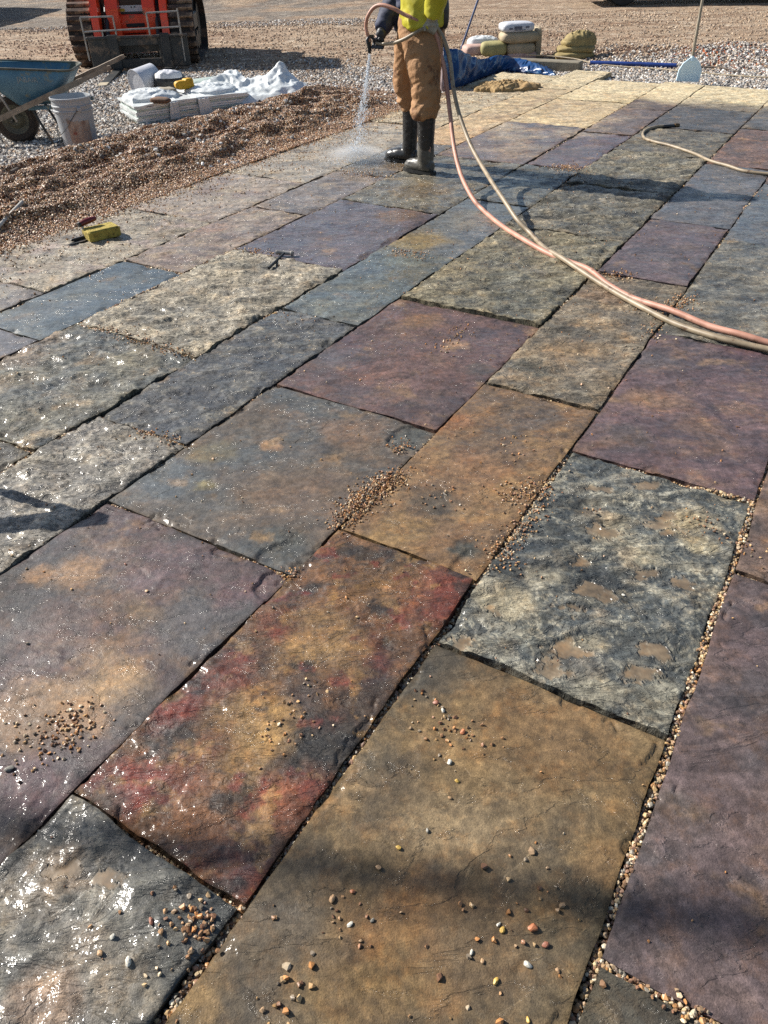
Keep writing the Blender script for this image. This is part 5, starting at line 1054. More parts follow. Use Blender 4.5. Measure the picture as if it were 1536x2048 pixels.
# pipe, cord, pole, scraper
a, b_ = gz(1180, 131), gz(1352, 137); 
o = MB().tube([a + Vector((0, 0, .03)), (a + b_) / 2 + Vector((0, 0, .032)), b_ + Vector((0, 0, .03))], .027, 14).build('blue_pipe', M_BLUEP, None, smooth=True); tag(o, 'blue plastic pipe lying on the crushed stone behind the slabs', 'pipe')
a, b_ = gz(1392, 134), gz(1412, 140); o = MB().tube([gz(1362, 137) + Vector((0, 0, .03)), gz(1440, 139) + Vector((0, 0, .02)), gz(1475, 146) + Vector((0, 0, .015))], [.012, .011, .008], 8).build('root', M_WOODD, None, smooth=True); tag(o, 'thin bare root sticking out of the soil right of the blue pipe', 'root')
pts = [(1052, 121), (1100, 124), (1150, 127), (1190, 131), (1250, 137), (1310, 141), (1363, 146), (1430, 152), (1500, 157), (1560, 160)]; o = hoseline('pale_cord', [tuple(gz(*q) + Vector((0, 0, .02 if 2 < i else .09 - .02 * i))) for i, q in enumerate(pts)], .008, M_ROPE); tag(o, 'pale cord running across the gravel past the scraper blade', 'cord')
PB = gz(922, 104); a = Vector((PB.x, PB.y, -.02)); b_ = AY(956, 0, PB.y + .05); b_ = a + (b_ - a) * 1.9
pz = empty('blue_pole', tuple(a), 0, 'thin blue grey tool pole leaning upright behind the blue tarp', 'pole'); MB().tube([(0, 0, 0), tuple(b_ - a)], [.016, .015], 10).build('shaft', M_POLEB, pz, smooth=True); MB().tube([tuple((b_ - a) * .97), tuple((b_ - a) * 1.03)], .019, 10).build('end_grip', M_RUBBER, pz, smooth=True)
a = G(1375, 162, .0); b_ = AY(1385, 114, a.y + .01); c_ = AY(1405, 0, a.y + .02)
SCB = empty('scraper', tuple(a), 0, 'translucent pale blue scraper blade standing upright on a wooden pole at the slab edge', 'scraper')
out = [(-.135, .0), (-.13, .03), (-.13, .16), (-.10, .26), (-.045, .335), (-.02, .36), (.02, .36), (.045, .335), (.10, .26), (.13, .16), (.13, .03), (.125, .0), (.11, -.008), (-.12, -.008)]
hsc = (b_ - a).length / .36; out = [(x_ * 1.02, z_ * hsc) for x_, z_ in out]
MB().prism(out, -.006, .010, 'y').build('blade', M_SCRAPER, SCB, rot=(0, math.radians(4), 0)); MB().prism([(x_ * .84, .012 + z_ * .9) for x_, z_ in out], -.009, .013, 'y').build('blade_panel', M_SCRAPER, SCB, rot=(0, math.radians(4), 0))
MB().tube([tuple((b_ - a) * .93), tuple(c_ - a), tuple((c_ - a) * 1.12)], [.017, .015, .015], 10).build('pole', M_POLEW, SCB, smooth=True); MB().tube([tuple((b_ - a) * .84), tuple((b_ - a) * 1.05)], [.03, .019], 12).build('socket', M_SCRAPER, SCB, smooth=True)

# ================================================================== SMALL TOOLS
a = gz(24, 354) ; b_ = gz(88, 322); o = MB().tube([a + Vector((0, 0, .02)), (a + b_) / 2 + Vector((0, 0, .022)), b_ + Vector((0, 0, .01))], [.015, .014, .011], 8).build('broken_stake', M_WOODD, None, smooth=True); tag(o, 'short dark wooden stake lying on the gravel ridge below the wheelbarrow', 'stake')
a = gz(-12, 446); b_ = gz(47, 410); o = MB().tube([a + Vector((0, 0, .018)), b_ + Vector((0, 0, .016))], .013, 10).build('white_pipe', M_PVC, None, smooth=True); tag(o, 'thin white plastic pipe lying on the gravel at the left edge', 'pipe')
q = G(206, 476, 0); zz = float(surf([q.x], [q.y])[0]); V, F = bagmesh((.205, .115, .065), 3, e=.16, wr=.015); a0, a1 = G(188, 489), G(244, 476)
srot = math.atan2(a1.y - a0.y, a1.x - a0.x)
o = MB().box((0, 0, .034), (.20, .125, .064), bev=.008).build('sponge', M_SPONGE, None, loc=(q.x, q.y, zz + .003), rot=(0, 0, srot)); sb_ = o.modifiers.new('s', 'SUBSURF'); sb_.levels = 2; sb_.render_levels = 3; sb_.subdivision_type = 'SIMPLE'
dtx = bpy.data.textures.new('sponge_lumps', 'CLOUDS'); dtx.noise_scale = .03; dm = o.modifiers.new('d', 'DISPLACE'); dm.texture = dtx; dm.strength = .007; tag(o, 'dirty yellow block sponge lying wet on the slab beside the trowel', 'sponge')
q = G(165, 482, 0); zz = float(surf([q.x], [q.y])[0]) + .004; TR = empty('pointing_trowel', (q.x, q.y, zz), srot + .12, 'small trowel with a dark red grip lying left of the yellow sponge', 'trowel')
MB().prism([(-.115, -.035), (-.02, -.045), (.06, -.02), (.06, .012), (-.02, .018)], 0, .003, 'z').build('blade', M_DKMETAL, TR)
MB().box((-.02, .0, .012), (.10, .018, .014), bev=.003).build('tang', M_RUBBER, TR)
MB().tube([(.02, .004, .01), (.025, .006, .045), (.03, .012, .078)], .006, 8).build('neck', M_STEEL, TR, smooth=True)
P = spline([(.015, .012, .084, .015), (.05, .014, .090, .018), (.095, .016, .094, .017), (.125, .018, .095, .012)], 5); gm = MB(); gm.tube([tuple(v[:3]) for v in P], [v[3] for v in P], 12); gm.build('grip', M_RED, TR, smooth=True)
MB().tube([(.004, .011, .082), (.018, .012, .085)], [.014, .017], 12).build('ferrule', M_RUBBER, TR, smooth=True)
q = G(570, 512, 0); q2 = G(538, 541, 0); zz = float(surf([q.x], [q.y])[0]); HM = empty('hammer', (q.x, q.y, zz + .02), math.atan2(q2.y - q.y, q2.x - q.x), 'small steel headed hammer lying across the joint beside the dark purple slab', 'hammer')
hl = (q2 - q).length; hd = G(587, 513, 0) - G(553, 511, 0); ha = math.atan2(hd.y, hd.x) - HM.rotation_euler.z; hv = Vector((math.cos(ha), math.sin(ha), 0)) * max(.045, hd.length / 2)
MB().tube([tuple(-hv), tuple(-hv * .8), tuple(-hv * .7), tuple(hv * .7), tuple(hv * .8), tuple(hv)], [.013, .014, .0115, .0115, .016, .015], 16).build('head', M_WHITEMET, HM, smooth=True)
MB().tube([(0, 0, 0), (hl * .5, 0, -.003), (hl, 0, -.006)], [.007, .007, .008], 10).build('handle', M_DKMETAL, HM, smooth=True)

# ================================================================== HOSES
def onS(px, py, r): 
    q = G(px, py, r); z = float(surf([q.x], [q.y])[0]); return (q.x, q.y, max(z, -.006) + r * .95)
RH = .0150
pts = [onS(x_, y_, .011) for x_, y_ in [(1346, 252), (1335, 252), (1313, 255), (1296, 259), (1286, 266), (1290, 276), (1310, 285), (1336, 291), (1367, 300), (1392, 309), (1421, 322), (1455, 333), (1490, 343), (1540, 348), (1600, 352)]]
HE = empty('hose_end', pts[0], 0, 'short run of olive grey hose curling to a brass coupling on the right hand slabs', 'hose'); o0 = Vector(pts[0]); hoseline('tube', [tuple(Vector(q) - o0) for q in pts[1:]], .0115, M_HOSE2, HE)
d = (Vector(pts[0]) - Vector(pts[2])).normalized(); MB().tube([tuple(-d * .10), tuple(-d * .02), tuple(d * .02)], [.012, .014, .014], 12).build('coupling', M_BLACKBAG, HE, smooth=True); MB().tube([tuple(d * .015), tuple(d * .03), tuple(d * .06), tuple(d * .062)], [.019, .020, .017, .012], 12).build('brass_fitting', M_BRASS, HE, smooth=True)
HY = 6.08      # distance of the hose hand from the photographer
hp1 = [(875, 75, 0), (889, 137, .0), (896, 194, .03), (905, 273, .3), (919, 348, .65), (938, 385, .86), (958, 412, 1)]
def air(lst, Ya, Yb_): return [tuple(AY(x_, y_, Ya + (Yb_ - Ya) * f)) for x_, y_, f in lst]
Yt1 = G(966, 420, .014).y; Yt2 = G(1066, 474, .014).y
pinkpath = [AY(858, 52, HY), AY(867, 60, HY)] + [Vector(q) for q in air([(875, 78, .0), (882, 110, .01), (889, 140, .03), (896, 194, .08), (901, 235, .16), (906, 280, .28), (913, 318, .43), (923, 352, .6), (936, 380, .77), (950, 403, .91)], HY, Yt1)] + \
    [Vector(onS(x_, y_, RH)) for x_, y_ in [(966, 420), (1003, 449), (1048, 483), (1093, 506), (1138, 524), (1178, 545), (1218, 570), (1268, 596), (1343, 625), (1418, 652), (1483, 672), (1545, 686), (1620, 700)]]
greypath = [AY(864, 48, HY), AY(873, 55, HY)] + [Vector(q) for q in air([(882, 68, 0), (892, 90, .01), (901, 127, .02), (907, 178, .06), (919, 230, .13), (939, 285, .25), (957, 320, .38), (972, 345, .5), (985, 366, .62), (1010, 403, .78), (1035, 440, .9)], HY, Yt2)] + \
    [Vector(onS(x_, y_, RH)) for x_, y_ in [(1062, 470), (1088, 497), (1120, 520), (1155, 541), (1193, 563), (1243, 593), (1293, 620), (1343, 642), (1393, 662), (1440, 678), (1483, 688), (1540, 700), (1610, 714)]]
HS1 = empty('salmon_hose', tuple(pinkpath[12]), 0, 'salmon pink rubber hose running from the worker in a long curve to the right edge', 'hose'); o1 = pinkpath[12].copy(); hoseline('tube', [tuple(q - o1) for q in pinkpath], RH, M_HOSE1, HS1)
loop = [AY(860, 53, HY), AY(848, 46, 6.06), AY(828, 37, 6.06), AY(809, 29, 6.08), AY(787, 17, 6.1), AY(764, 10, 6.14), AY(748, 15, 6.18), AY(736, 32, 6.2), AY(732, 50, 6.22), AY(734, 66, 6.22), AY(738, 76, 6.22), AY(738, 88, 6.22)]
hoseline('hand_loop', [tuple(q - o1) for q in loop], .0125, M_HOSE1, HS1)
HS2 = empty('olive_hose', tuple(greypath[13]), 0, 'olive grey rubber hose hanging beside the salmon one and lying along its lower side', 'hose'); o2 = greypath[13].copy(); hoseline('tube', [tuple(q - o2) for q in greypath], .0138, M_HOSE2, HS2)
loop2 = [AY(752, 86, 6.22), AY(764, 88, 6.2), AY(787, 86, 6.12), AY(809, 78, 6.06), AY(832, 65, 6.03), AY(848, 57, 6.04), AY(862, 56, HY), AY(872, 58, HY)]
hoseline('hand_loop', [tuple(q - o2) for q in loop2], .0115, M_HOSE2, HS2)
NZ = empty('hose_nozzle', tuple(AY(738, 90, 6.22)), 0, 'black spray nozzle pointing down from the gloved fist of the worker', 'nozzle'); o3 = AY(738, 90, 6.22)
MB().tube([(0, 0, .02), (0, 0, 0), tuple(AY(739, 98, 6.22) - o3), tuple(AY(739, 106, 6.22) - o3)], [.014, .016, .014, .011], 14).build('barrel', M_RUBBER, NZ, smooth=True)
MB().tube([tuple(AY(739, 99, 6.22) - o3), tuple(AY(739, 102, 6.22) - o3)], .0165, 14).build('collar', M_RUBBER, NZ, smooth=True)

# ================================================================== WORKER
M_PANT = simple('brown_duck_canvas', K((190, 144, 98)), K((164, 120, 80)), .8, scale=6, bump=.8, bscale=11, bdist=.03, dirt=K((120, 78, 46)), dirt_amt=.25)
M_NAVY = simple('navy_work_cloth', K((44, 54, 88)), K((30, 38, 64)), .75, scale=8, bump=.4, bscale=30, bdist=.006)
M_HIVIS = simple('yellow_hivis_cloth', K((214, 206, 50)), K((190, 180, 30)), .6, scale=6, bump=.3, bscale=26, bdist=.008)
M_BOOT = simple('black_boot_rubber', (.014, .014, .014), (.022, .022, .022), .3, scale=7, spec=.5)
M_BOOTM = simple('muddy_grey_boot_foot', K((112, 108, 98)), K((64, 62, 58)), .45, scale=16, bump=.3)
M_GLOVEB = simple('black_glove', (.016, .017, .02), (.035, .037, .045), .5, scale=30, bump=.5, bscale=60)
M_GLOVEW = simple('pale_grey_glove', K((196, 192, 176)), K((150, 146, 132)), .75, scale=26, bump=.5, bscale=60)
M_SKIN = simple('skin', (.42, .24, .17), (.36, .2, .14), .5, scale=20, sss=.1)
M_HAIR = simple('brown_hair', (.05, .03, .02), (.03, .02, .012), .7, scale=60, bump=.6, bscale=120)
def folds(amp, fx, fz, seed):
    def f(co, no):
        a = co[:, 0] * 1.3 + co[:, 1] * .9; z = co[:, 2]; w = .5 * fbm(a * 5, z * 5, 3, seed + 2)
        r = 1 - 2 * np.abs(fbm(a * fx + w, z * fz + w + co[:, 1] * 3, 3, seed)); return amp * (r - .35) + amp * .4 * fbm(a * fx * 2.2, z * fz * 2, 3, seed + 5)
    return f
pc = AY(843, 60, 6.26); PX = pc.x
PE = empty('person', (PX, 6.26, 0), 0, 'worker in brown trousers, black boots and a yellow top spraying water from a hose', 'person')
inv = Matrix.Translation(-Vector((PX, 6.26, 0)))
def W(px, py, Y): return AY(px, py, Y) - Vector((PX, 6.26, 0))
def Wv(x, y, z): return Vector((x - PX, y - 6.26, z))
NY, FY = 6.07, 6.45
def zfix(v, z): return Vector((v.x, v.y, z))
a1, k1, a2, k2 = W(855, 325, NY), W(852, 185, NY + .04), W(824, 305, FY), W(812, 170, FY - .04)
# one continuous body under the clothes
bd = MB()
a1b, a2b = W(857, 318, NY), W(824, 298, FY)
limb(bd, [(a1b, .03, .03), (W(853, 240, NY), .045, .045), (k1, .05, .05), (W(846, 120, NY + .08), .07, .07), (Wv(PX, 6.18, .90), .09, .09)])
limb(bd, [(a2b, .03, .03), (W(822, 235, FY), .045, .045), (k2, .042, .042), (W(820, 110, FY - .10), .06, .06), (Wv(PX, 6.34, .90), .09, .09)])
for q_ in (a1b, a2b): bd.tube([q_ + Vector((.0, 0, .01)), Vector((q_.x - .02, q_.y, .055)), Vector((q_.x - .05, q_.y - .01, .05))], [.03, .022, .012], 12)
limb(bd, [(Vector((0, 0, .84)), .11, .15), (Vector((-.0, 0, .98)), .105, .14), (Vector((-.01, 0, 1.12)), .10, .135), (Vector((-.02, 0, 1.30)), .115, .17), (Vector((-.02, 0, 1.42)), .09, .15), (Vector((-.03, 0, 1.47)), .055, .07), (Vector((-.05, 0, 1.53)), .052, .055), (Vector((-.065, 0, 1.58)), .055, .055)], seg=24)
hc = Vector((-.085, 0, 1.66)); V = []
hd_ = MB(); hd_.lathe([(.001, -.115), (.035, -.11), (.058, -.08), (.07, -.03), (.076, .02), (.074, .06), (.055, .095), (.02, .112), (.001, .114)], 24, hc, (0, math.radians(18), 0)); bd.add(hd_.V, hd_.F)
bd.tube([hc + Vector((.03, 0, .03)), hc + Vector((.02, 0, .02))], [.085, .085], 16)
bd.add(*(lambda m: (m.V, m.F))(MB().tube([hc + Vector((-.072, 0, .012)), hc + Vector((-.092, 0, -.022)), hc + Vector((-.078, 0, -.032))], [.010, .014, .008], 8)))
bd.add(*(lambda m: (m.V, m.F))(MB().tube([hc + Vector((-.055, -.02, -.062)), hc + Vector((-.072, 0, -.064)), hc + Vector((-.055, .02, -.062))], [.006, .009, .006], 8)))
for s_ in (-1, 1): bd.tube([hc + Vector((.005, s_ * .07, .02)), hc + Vector((.012, s_ * .083, -.0)), hc + Vector((.004, s_ * .074, -.028))], [.012, .014, .008], 8)
shN, elN, wrN, haN = Vector((.03, -.19, 1.40)), W(878, -22, 5.98), W(864, 34, 6.04), W(859, 52, HY)
shF, elF, wrF, haF = Vector((-.04, .17, 1.40)), W(796, -8, 6.46), W(762, 62, 6.28), W(752, 80, 6.22)
limb(bd, [(shN, .06, .06), (shN.lerp(elN, .5), .05, .05), (elN, .042, .042), (elN.lerp(wrN, .5), .038, .038), (wrN, .024, .024), (haN, .018, .014)])
limb(bd, [(shF, .06, .06), (shF.lerp(elF, .5), .05, .05), (elF, .042, .042), (elF.lerp(wrF, .5), .038, .038), (wrF, .024, .024), (haF, .018, .014)])
fuse(bd, 'body', M_SKIN, PE, .011, 5)
for s_ in (-1, 1): MB().lathe([(.001, -.011), (.008, -.008), (.011, 0), (.008, .008), (.001, .011)], 12, hc + Vector((-.068, s_ * .03, .012))).build('eye', simple('eye', (.5, .5, .5), (.05, .05, .05), .2, scale=40), PE, smooth=True)
hr = MB(); hr.lathe([(.001, -.06), (.06, -.055), (.088, -.02), (.092, .03), (.078, .075), (.04, .105), (.001, .112)], 24, hc + Vector((.022, 0, .018)), (0, math.radians(-12), 0)); fuse(hr, 'hair', M_HAIR, PE, .009, 3, folds(.004, 30, 30, 9))
# trousers
tr = MB()
limb(tr, [(W(848, 236, NY), .062, .066), (W(848, 231, NY), .088, .085), (W(849, 218, NY), .102, .09), (W(851, 204, NY), .092, .088), (W(853, 190, NY), .098, .092), (W(853, 165, NY + .02), .098, .098), (W(850, 140, NY + .03), .112, .105), (W(847, 112, NY + .06), .128, .115), (W(844, 84, NY + .10), .14, .12), (W(843, 68, 6.2), .13, .12)], seg=24)
limb(tr, [(W(824, 220, FY), .058, .062), (W(823, 215, FY), .075, .075), (W(821, 203, FY), .085, .08), (W(817, 192, FY), .08, .08), (W(812, 175, FY), .088, .085), (W(812, 150, FY - .02), .095, .092), (W(815, 125, FY - .05), .10, .10), (W(824, 95, FY - .1), .12, .11), (W(836, 70, 6.32), .12, .12)], seg=24)
limb(tr, [(W(839, 98, 6.26), .12, .14), (W(841, 80, 6.26), .158, .18), (W(842, 58, 6.26), .160, .185), (W(843, 34, 6.26), .15, .175), (Vector((0, 0, 1.0)), .145, .17)], seg=28)
def tf(co, no):
    z = co[:, 2]; a = co[:, 0] * 5; f1 = folds(.011, 2.0, 3.2, 33)(co + 0 * no, no) + folds(.007, 7, 12, 37)(np.stack([co[:, 0] + .5 * co[:, 2], co[:, 1], co[:, 2] - .6 * co[:, 0]], -1), no); low = np.exp(-((z - .44) / .07) ** 2); knee = np.exp(-((z - .62) / .12) ** 2)
    return f1 * (.9 + .7 * low + .5 * knee) + .004 * low * np.sin(z * 95 + co[:, 0] * 14) 
fuse(tr, 'trousers', M_PANT, PE, .0085, 2, tf)
MB().tube([tuple(W(878 - .03 * (y_ - 60), y_, NY - .02) + Vector((.012, -.075, 0))) for y_ in (70, 100, 130, 160, 190)], .0035, 6).build('seam', simple('tan_thread', K((196, 140, 90)), None, .8), PE)
# shirt, jacket
ye = MB(); limb(ye, [(W(845, 52, 6.2), .15, .16), (W(845, 36, 6.2), .155, .165), (Vector((.01, -.05, 1.05)), .15, .17), (Vector((0, -.02, 1.20)), .15, .18), (Vector((-.01, 0, 1.35)), .135, .19), (Vector((-.015, 0, 1.44)), .09, .15), (Vector((-.03, 0, 1.49)), .06, .07)], seg=28)
limb(ye, [(W(824, 62, 6.10), .035, .05), (W(826, 50, 6.11), .05, .06), (W(832, 30, 6.12), .07, .08), (Vector((-.05, -.08, 1.1)), .09, .1)], seg=16)
limb(ye, [(shN + Vector((0, .04, .02)), .075, .075), (shN.lerp(elN, .5), .07, .07), (elN, .064, .064), (elN.lerp(wrN, .45), .066, .066), (elN.lerp(wrN, .9), .064, .062), (elN.lerp(wrN, .97), .05, .05)], seg=18)
fuse(ye, 'yellow_top', M_HIVIS, PE, .009, 3, folds(.011, 5, 6, 51))
na = MB(); limb(na, [(W(812, 60, 6.40), .075, .10), (W(812, 50, 6.40), .085, .11), (W(816, 20, 6.40), .10, .12), (Vector((-.06, .1, 1.15)), .11, .12), (Vector((-.04, .09, 1.35)), .12, .13), (Vector((-.03, .04, 1.47)), .07, .09)], seg=22)
limb(na, [(shF + Vector((0, -.03, .02)), .08, .08), (shF.lerp(elF, .5), .078, .078), (elF, .078, .076), (elF.lerp(wrF, .35), .074, .072), (elF.lerp(wrF, .7), .062, .062), (elF.lerp(wrF, .92), .052, .052), (wrF, .045, .045)], seg=18)
fuse(na, 'navy_jacket', M_NAVY, PE, .009, 3, folds(.012, 6, 8, 61))
bag('tool_pouch', tuple(W(884, 24, 6.2)), (.09, .16, .20), 0, M_BLACKBAG, 63, None, None, parent=PE, wr=.05)
# boots
def boot(an, Y, name, toe_px, heel_px, ytoe, shaft_top, matfoot, lab, shx):
    toe = G(toe_px[0], toe_px[1], .0) - Vector((PX, 6.26, 0)); heel = G(heel_px[0], heel_px[1], .0) - Vector((PX, 6.26, 0))
    d = (toe - heel); d.z = 0; L_ = max(d.length, .27); d.normalize(); heel = heel + d * .02; toe = heel + d * (L_ - .02); ankle = heel + d * .06 + Vector((0, 0, .11))
    m = MB()
    limb(m, [(ankle + Vector((0, 0, -.06)), .045, .045), (ankle, .055, .052), (ankle.lerp(shaft_top, .25), .056, .054), (ankle.lerp(shaft_top, .6), .062, .060), (shaft_top + Vector((0, 0, .01)), .068, .066)], seg=20)
    m2 = MB(); P_ = [(heel + Vector((0, 0, .052)), .038), (heel + d * .07 + Vector((0, 0, .060)), .050), (heel + d * .15 + Vector((0, 0, .056)), .048), (heel + d * .21 + Vector((0, 0, .046)), .042), (toe - d * .03 + Vector((0, 0, .043)), .036), (toe - d * .005 + Vector((0, 0, .038)), .018)]
    m2.tube([p for p, r in P_], [r for p, r in P_], 16)
    def wr(co, no): return .003 * (1 - 2 * np.abs(fbm(co[:, 0] * 18 + co[:, 1] * 9, co[:, 2] * 22, 3, 71)))
    if matfoot is M_BOOT:
        m.add(m2.V, m2.F); root = fuse(m, 'boot', M_BOOT, PE, .007, 4, wr)
    else:
        root = fuse(m, 'boot', M_BOOT, PE, .007, 4, wr)
        m3 = MB(); m3.add(m2.V, m2.F); limb(m3, [(ankle + Vector((0, 0, -.06)), .05, .05), (ankle + Vector((0, 0, .02)), .060, .058), (ankle + Vector((0, 0, .09)), .0595, .0575), (ankle + Vector((0, 0, .10)), .058, .056)], seg=20); fuse(m3, 'muddy_foot', M_BOOTM, root, .007, 4, wr)
    sd_ = d.cross(Vector((0, 0, 1))); so = []
    for f, w_ in ((-.025, .022), (-.01, .036), (.06, .044), (.14, .050), (.21, .047), (L_ - .04, .036), (L_ - .012, .016)): so.append((f, w_))
    pol = [heel + d * f + sd_ * w_ for f, w_ in so] + [heel + d * f - sd_ * w_ for f, w_ in reversed(so)]; n_ = len(pol); V = [(p.x, p.y, .004) for p in pol] + [(p.x, p.y, .026) for p in pol]
    MB().add(V, [tuple(range(n_)), tuple(range(n_, 2 * n_))] + [(i, (i + 1) % n_, (i + 1) % n_ + n_, i + n_) for i in range(n_)]).build('sole', M_RUBBER, root)
    if lab: root['label'] = lab
boot(a1, NY, 'boot', (810, 340), (868, 351), 0, W(853, 220, NY), M_BOOTM, 'near boot with a mud grey foot', 853)
boot(a2, FY, 'boot', (772, 321), (838, 327), 0, W(823, 208, FY), M_BOOT, 'far boot, plain black and wet', 823)
# gloves: palm, four fingers of unequal length closed on the hose, thumb from the side of the palm
def curl(m, c, ax_, R, r, t0, t1, ref, n=8):
    ax_ = ax_.normalized(); u = (ref - ax_ * ref.dot(ax_)).normalized(); v = ax_.cross(u); pts = []
    for k in range(n):
        th = math.radians(t0 + (t1 - t0) * k / (n - 1)); pts.append(c + (u * math.cos(th) + v * math.sin(th)) * R)
    m.tube(pts, [r * (1.08 - .28 * k / (n - 1)) for k in range(n)], 10)
gl = MB(); hx = (W(764, 88, 6.2) - W(748, 87, 6.22)).normalized(); base = W(747, 86, 6.22)
for k, (dx, ln_) in enumerate([(-.004, 200), (.020, 235), (.043, 225), (.064, 190)]): curl(gl, base + hx * dx, hx, .025, .0125, 60, 60 + ln_ * (1 if True else 0), Vector((0, -1, 0)))
limb(gl, [(base + hx * .03 + Vector((.015, .03, .032)), .036, .022), (base + hx * .03 + Vector((.03, .02, .055)), .036, .026), (W(762, 66, 6.27), .036, .034)], seg=14)
gl.tube([base + Vector((.0, .02, .035)), base + Vector((-.03, .0, .04)), base + Vector((-.045, -.012, .018)), base + Vector((-.042, -.02, -.004))], [.014, .013, .012, .009], 10)
fuse(gl, 'black_glove', M_GLOVEB, PE, .0042, 2)
MB().tube([wrF.lerp(elF, .02), wrF.lerp(elF, .16)], [.043, .052], 16).build('glove_cuff', M_GLOVEB, PE, smooth=True)
gw_ = MB(); hb = W(861, 52, HY); hx = (W(872, 62, HY) - W(848, 50, HY)).normalized()
for k, (dx, ln_) in enumerate([(-.036, 205), (-.012, 225), (.012, 215), (.034, 185)]): curl(gw_, hb + hx * dx, hx, .032, .013, -70, -70 + ln_, Vector((0, -1, -.2)))
limb(gw_, [(hb + Vector((.004, -.035, .0)), .042, .020), (hb + Vector((.006, -.028, .04)), .040, .024), (wrN + Vector((0, -.0, 0)), .036, .034), (wrN.lerp(elN, .12), .046, .044)], seg=16)
gw_.tube([hb + Vector((-.03, -.03, .03)), hb + Vector((-.048, -.04, .0)), hb + Vector((-.04, -.045, -.025))], [.014, .012, .010], 10)
fuse(gw_, 'pale_glove', M_GLOVEW, PE, .0045, 2)

# ================================================================== WATER
n = 1500; nzp = AY(739, 106, 6.22); land = G(706, 322, .01); f = rng.uniform(0, 1, n) ** .8; sp_ = .006 + .05 * f ** 1.5
P = np.array(nzp)[None] * (1 - f[:, None]) + np.array(land)[None] * f[:, None]; P[:, 0] += .06 * (f - f * f); P += rng.normal(0, 1, (n, 3)) * sp_[:, None] * np.array([1, 1, .4]); P[:, 2] = np.maximum(P[:, 2], .01)
r = rng.uniform(.0012, .0032, n)
n2 = 1500; a = rng.normal(0, 1, (n2, 2)); P2 = np.stack([land.x + a[:, 0] * .17 + .02, land.y + a[:, 1] * .13, .01 + np.abs(rng.normal(0, .035, n2)) * np.exp(-(a ** 2).sum(1) / 3)], -1)
P = np.concatenate([P, P2]); r = np.concatenate([r, rng.uniform(.001, .0026, n2)]); S_ = r[:, None] * np.array([1, 1, 2.2])[None]; S_[n:] = r[n:, None]
scatter('water_spray', P, S_, np.zeros((len(P), 3)), np.ones((len(P), 3)), M_DROP, 'fan of water drops falling from the nozzle and splashing on the slab', 'water', jag=.0)
MW = bpy.data.materials.new('falling_water'); N, L = nodes(MW); b = N['Principled BSDF']; b.inputs['Base Color'].default_value = (.92, .96, 1, 1); b.inputs['Roughness'].default_value = .2; b.inputs['Transmission Weight'].default_value = .5; b.inputs['Alpha'].default_value = .55; b.inputs['IOR'].default_value = 1.33
pts = [nzp.lerp(land, t_) + Vector((.06 * (t_ - t_ * t_), 0, 0)) for t_ in (0, .1, .2, .3, .42)]
o = MB().tube(pts, [.006, .009, .010, .008, .002], 10).build('water_jet', MW, None, smooth=True); tag(o, 'thin white jet of water leaving the nozzle', 'water'); o['kind'] = 'stuff'
vm = bpy.data.materials.new('spray_mist'); N, L = nodes(vm); N.remove(N['Principled BSDF']); pv = N.new('ShaderNodeVolumePrincipled'); pv.inputs['Color'].default_value = (1, 1, 1, 1); tcv = N.new('ShaderNodeTexCoord'); gr_ = N.new('ShaderNodeTexGradient'); gr_.gradient_type = 'QUADRATIC_SPHERE'; L.new(tcv.outputs['Object'], gr_.inputs[0]); nzv = N.new('ShaderNodeTexNoise'); nzv.inputs['Scale'].default_value = 2.5; L.new(tcv.outputs['Object'], nzv.inputs['Vector'])
mu = N.new('ShaderNodeMath'); mu.operation = 'MULTIPLY'; L.new(gr_.outputs['Fac'], mu.inputs[0]); L.new(nzv.outputs['Fac'], mu.inputs[1]); mu2 = N.new('ShaderNodeMath'); mu2.operation = 'MULTIPLY'; mu2.inputs[1].default_value = 45; L.new(mu.outputs[0], mu2.inputs[0]); L.new(mu2.outputs[0], pv.inputs['Density']); L.new(pv.outputs[0], N['Material Output'].inputs['Volume'])
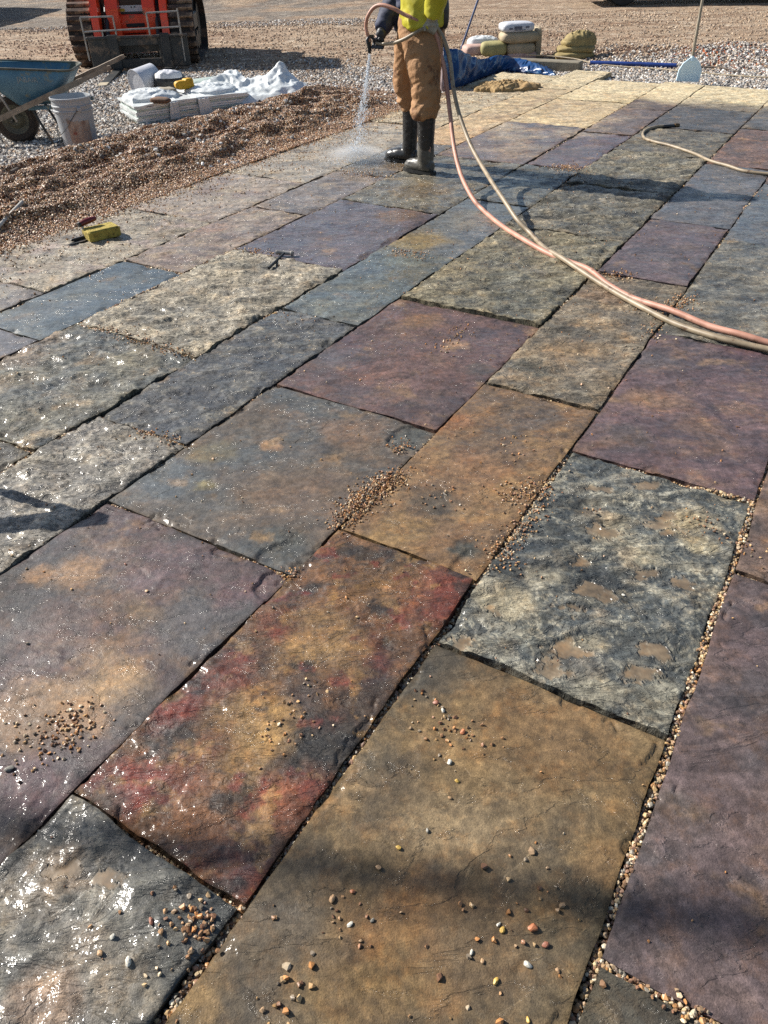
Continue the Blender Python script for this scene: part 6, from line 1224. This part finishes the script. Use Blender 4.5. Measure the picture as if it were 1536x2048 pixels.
o = MB().lathe([(.001, -1), (.5, -.86), (.86, -.5), (1, 0), (.86, .5), (.5, .86), (.001, 1)], 24).build('spray_mist', vm, None, smooth=True); o.scale = (.30, .20, .06); o.location = (land.x + .02, land.y, .075); tag(o, 'low cloud of white mist where the jet hits the slab', 'mist', kind='stuff')
# ================================================================== ADDED CABLE, unseen, strung up only to lay a soft shadow on the near slabs
ch = 6.4; coff = Vector((sdir.x, sdir.y, 0)) / sdir.z * ch; A_, B_ = G(760, 1752) + coff, G(1480, 1848) + coff; cd = B_ - A_; cd.z = 0; cd.normalize()
e0, e1_ = A_ - cd * 30, A_ + cd * 30; UL = empty('added_cable', (A_.x, A_.y, ch), 0, 'thick bundled cable added high out of frame to cast a soft shadow across the nearest slabs', 'cable')
MB().tube([tuple(cd * k * 3 + Vector((0, 0, .0008 * (k * 3) ** 2))) for k in range(-10, 11)], .04, 12).build('bundle', M_RUBBER, UL, smooth=True)
for q_, w_ in ((e0, 'left'), (e1_, 'right')):
    UP = empty('added_pole', (q_.x, q_.y, -.16), 0, f'tall timber pole added to hold the shadow cable, far out of frame to the {w_}', 'utility pole'); MB().tube([(0, 0, 0), (0, 0, 7.8)], [.15, .11], 14).build('post', M_WOODD, UP, smooth=True); MB().box((0, 0, 7.15), (.12, 1.2, .12), bev=.01).build('cross_arm', M_WOODD, UP)  # poles added only to carry the shadow-casting cable

# ================================================================== SAWHORSE added out of view at the left to throw a forked shadow on the slabs
hgt = .50; off = Vector((sdir.x, sdir.y, 0)) / sdir.z * hgt
tip = G(188, 1036) + off; tip.z = hgt; far2 = G(0, 1056) + off; dirb = (far2 - tip); dirb.z = 0; dirb.normalize()
SH = empty('added_sawhorse', (tip.x, tip.y, 0), math.atan2(dirb.y, dirb.x), 'small timber trestle added just beyond the left edge to cast a forked shadow on the slabs', 'added_sawhorse')
foot = Vector((sdir.x, sdir.y, 0)).normalized(); ra = -SH.rotation_euler.z
MB().box((.5, 0, hgt - .0), (1.04, .05, .05)).build('beam', M_WOODD, SH)
for x_, sy in ((.02, 1), (.98, 1), (.98, -1), (.3, -1)):
    MB().tube([(x_, 0, hgt - .01), (x_, sy * (.2 if x_ > .1 else .0), .0)], .021, 8).build('leg', M_WOODD, SH)
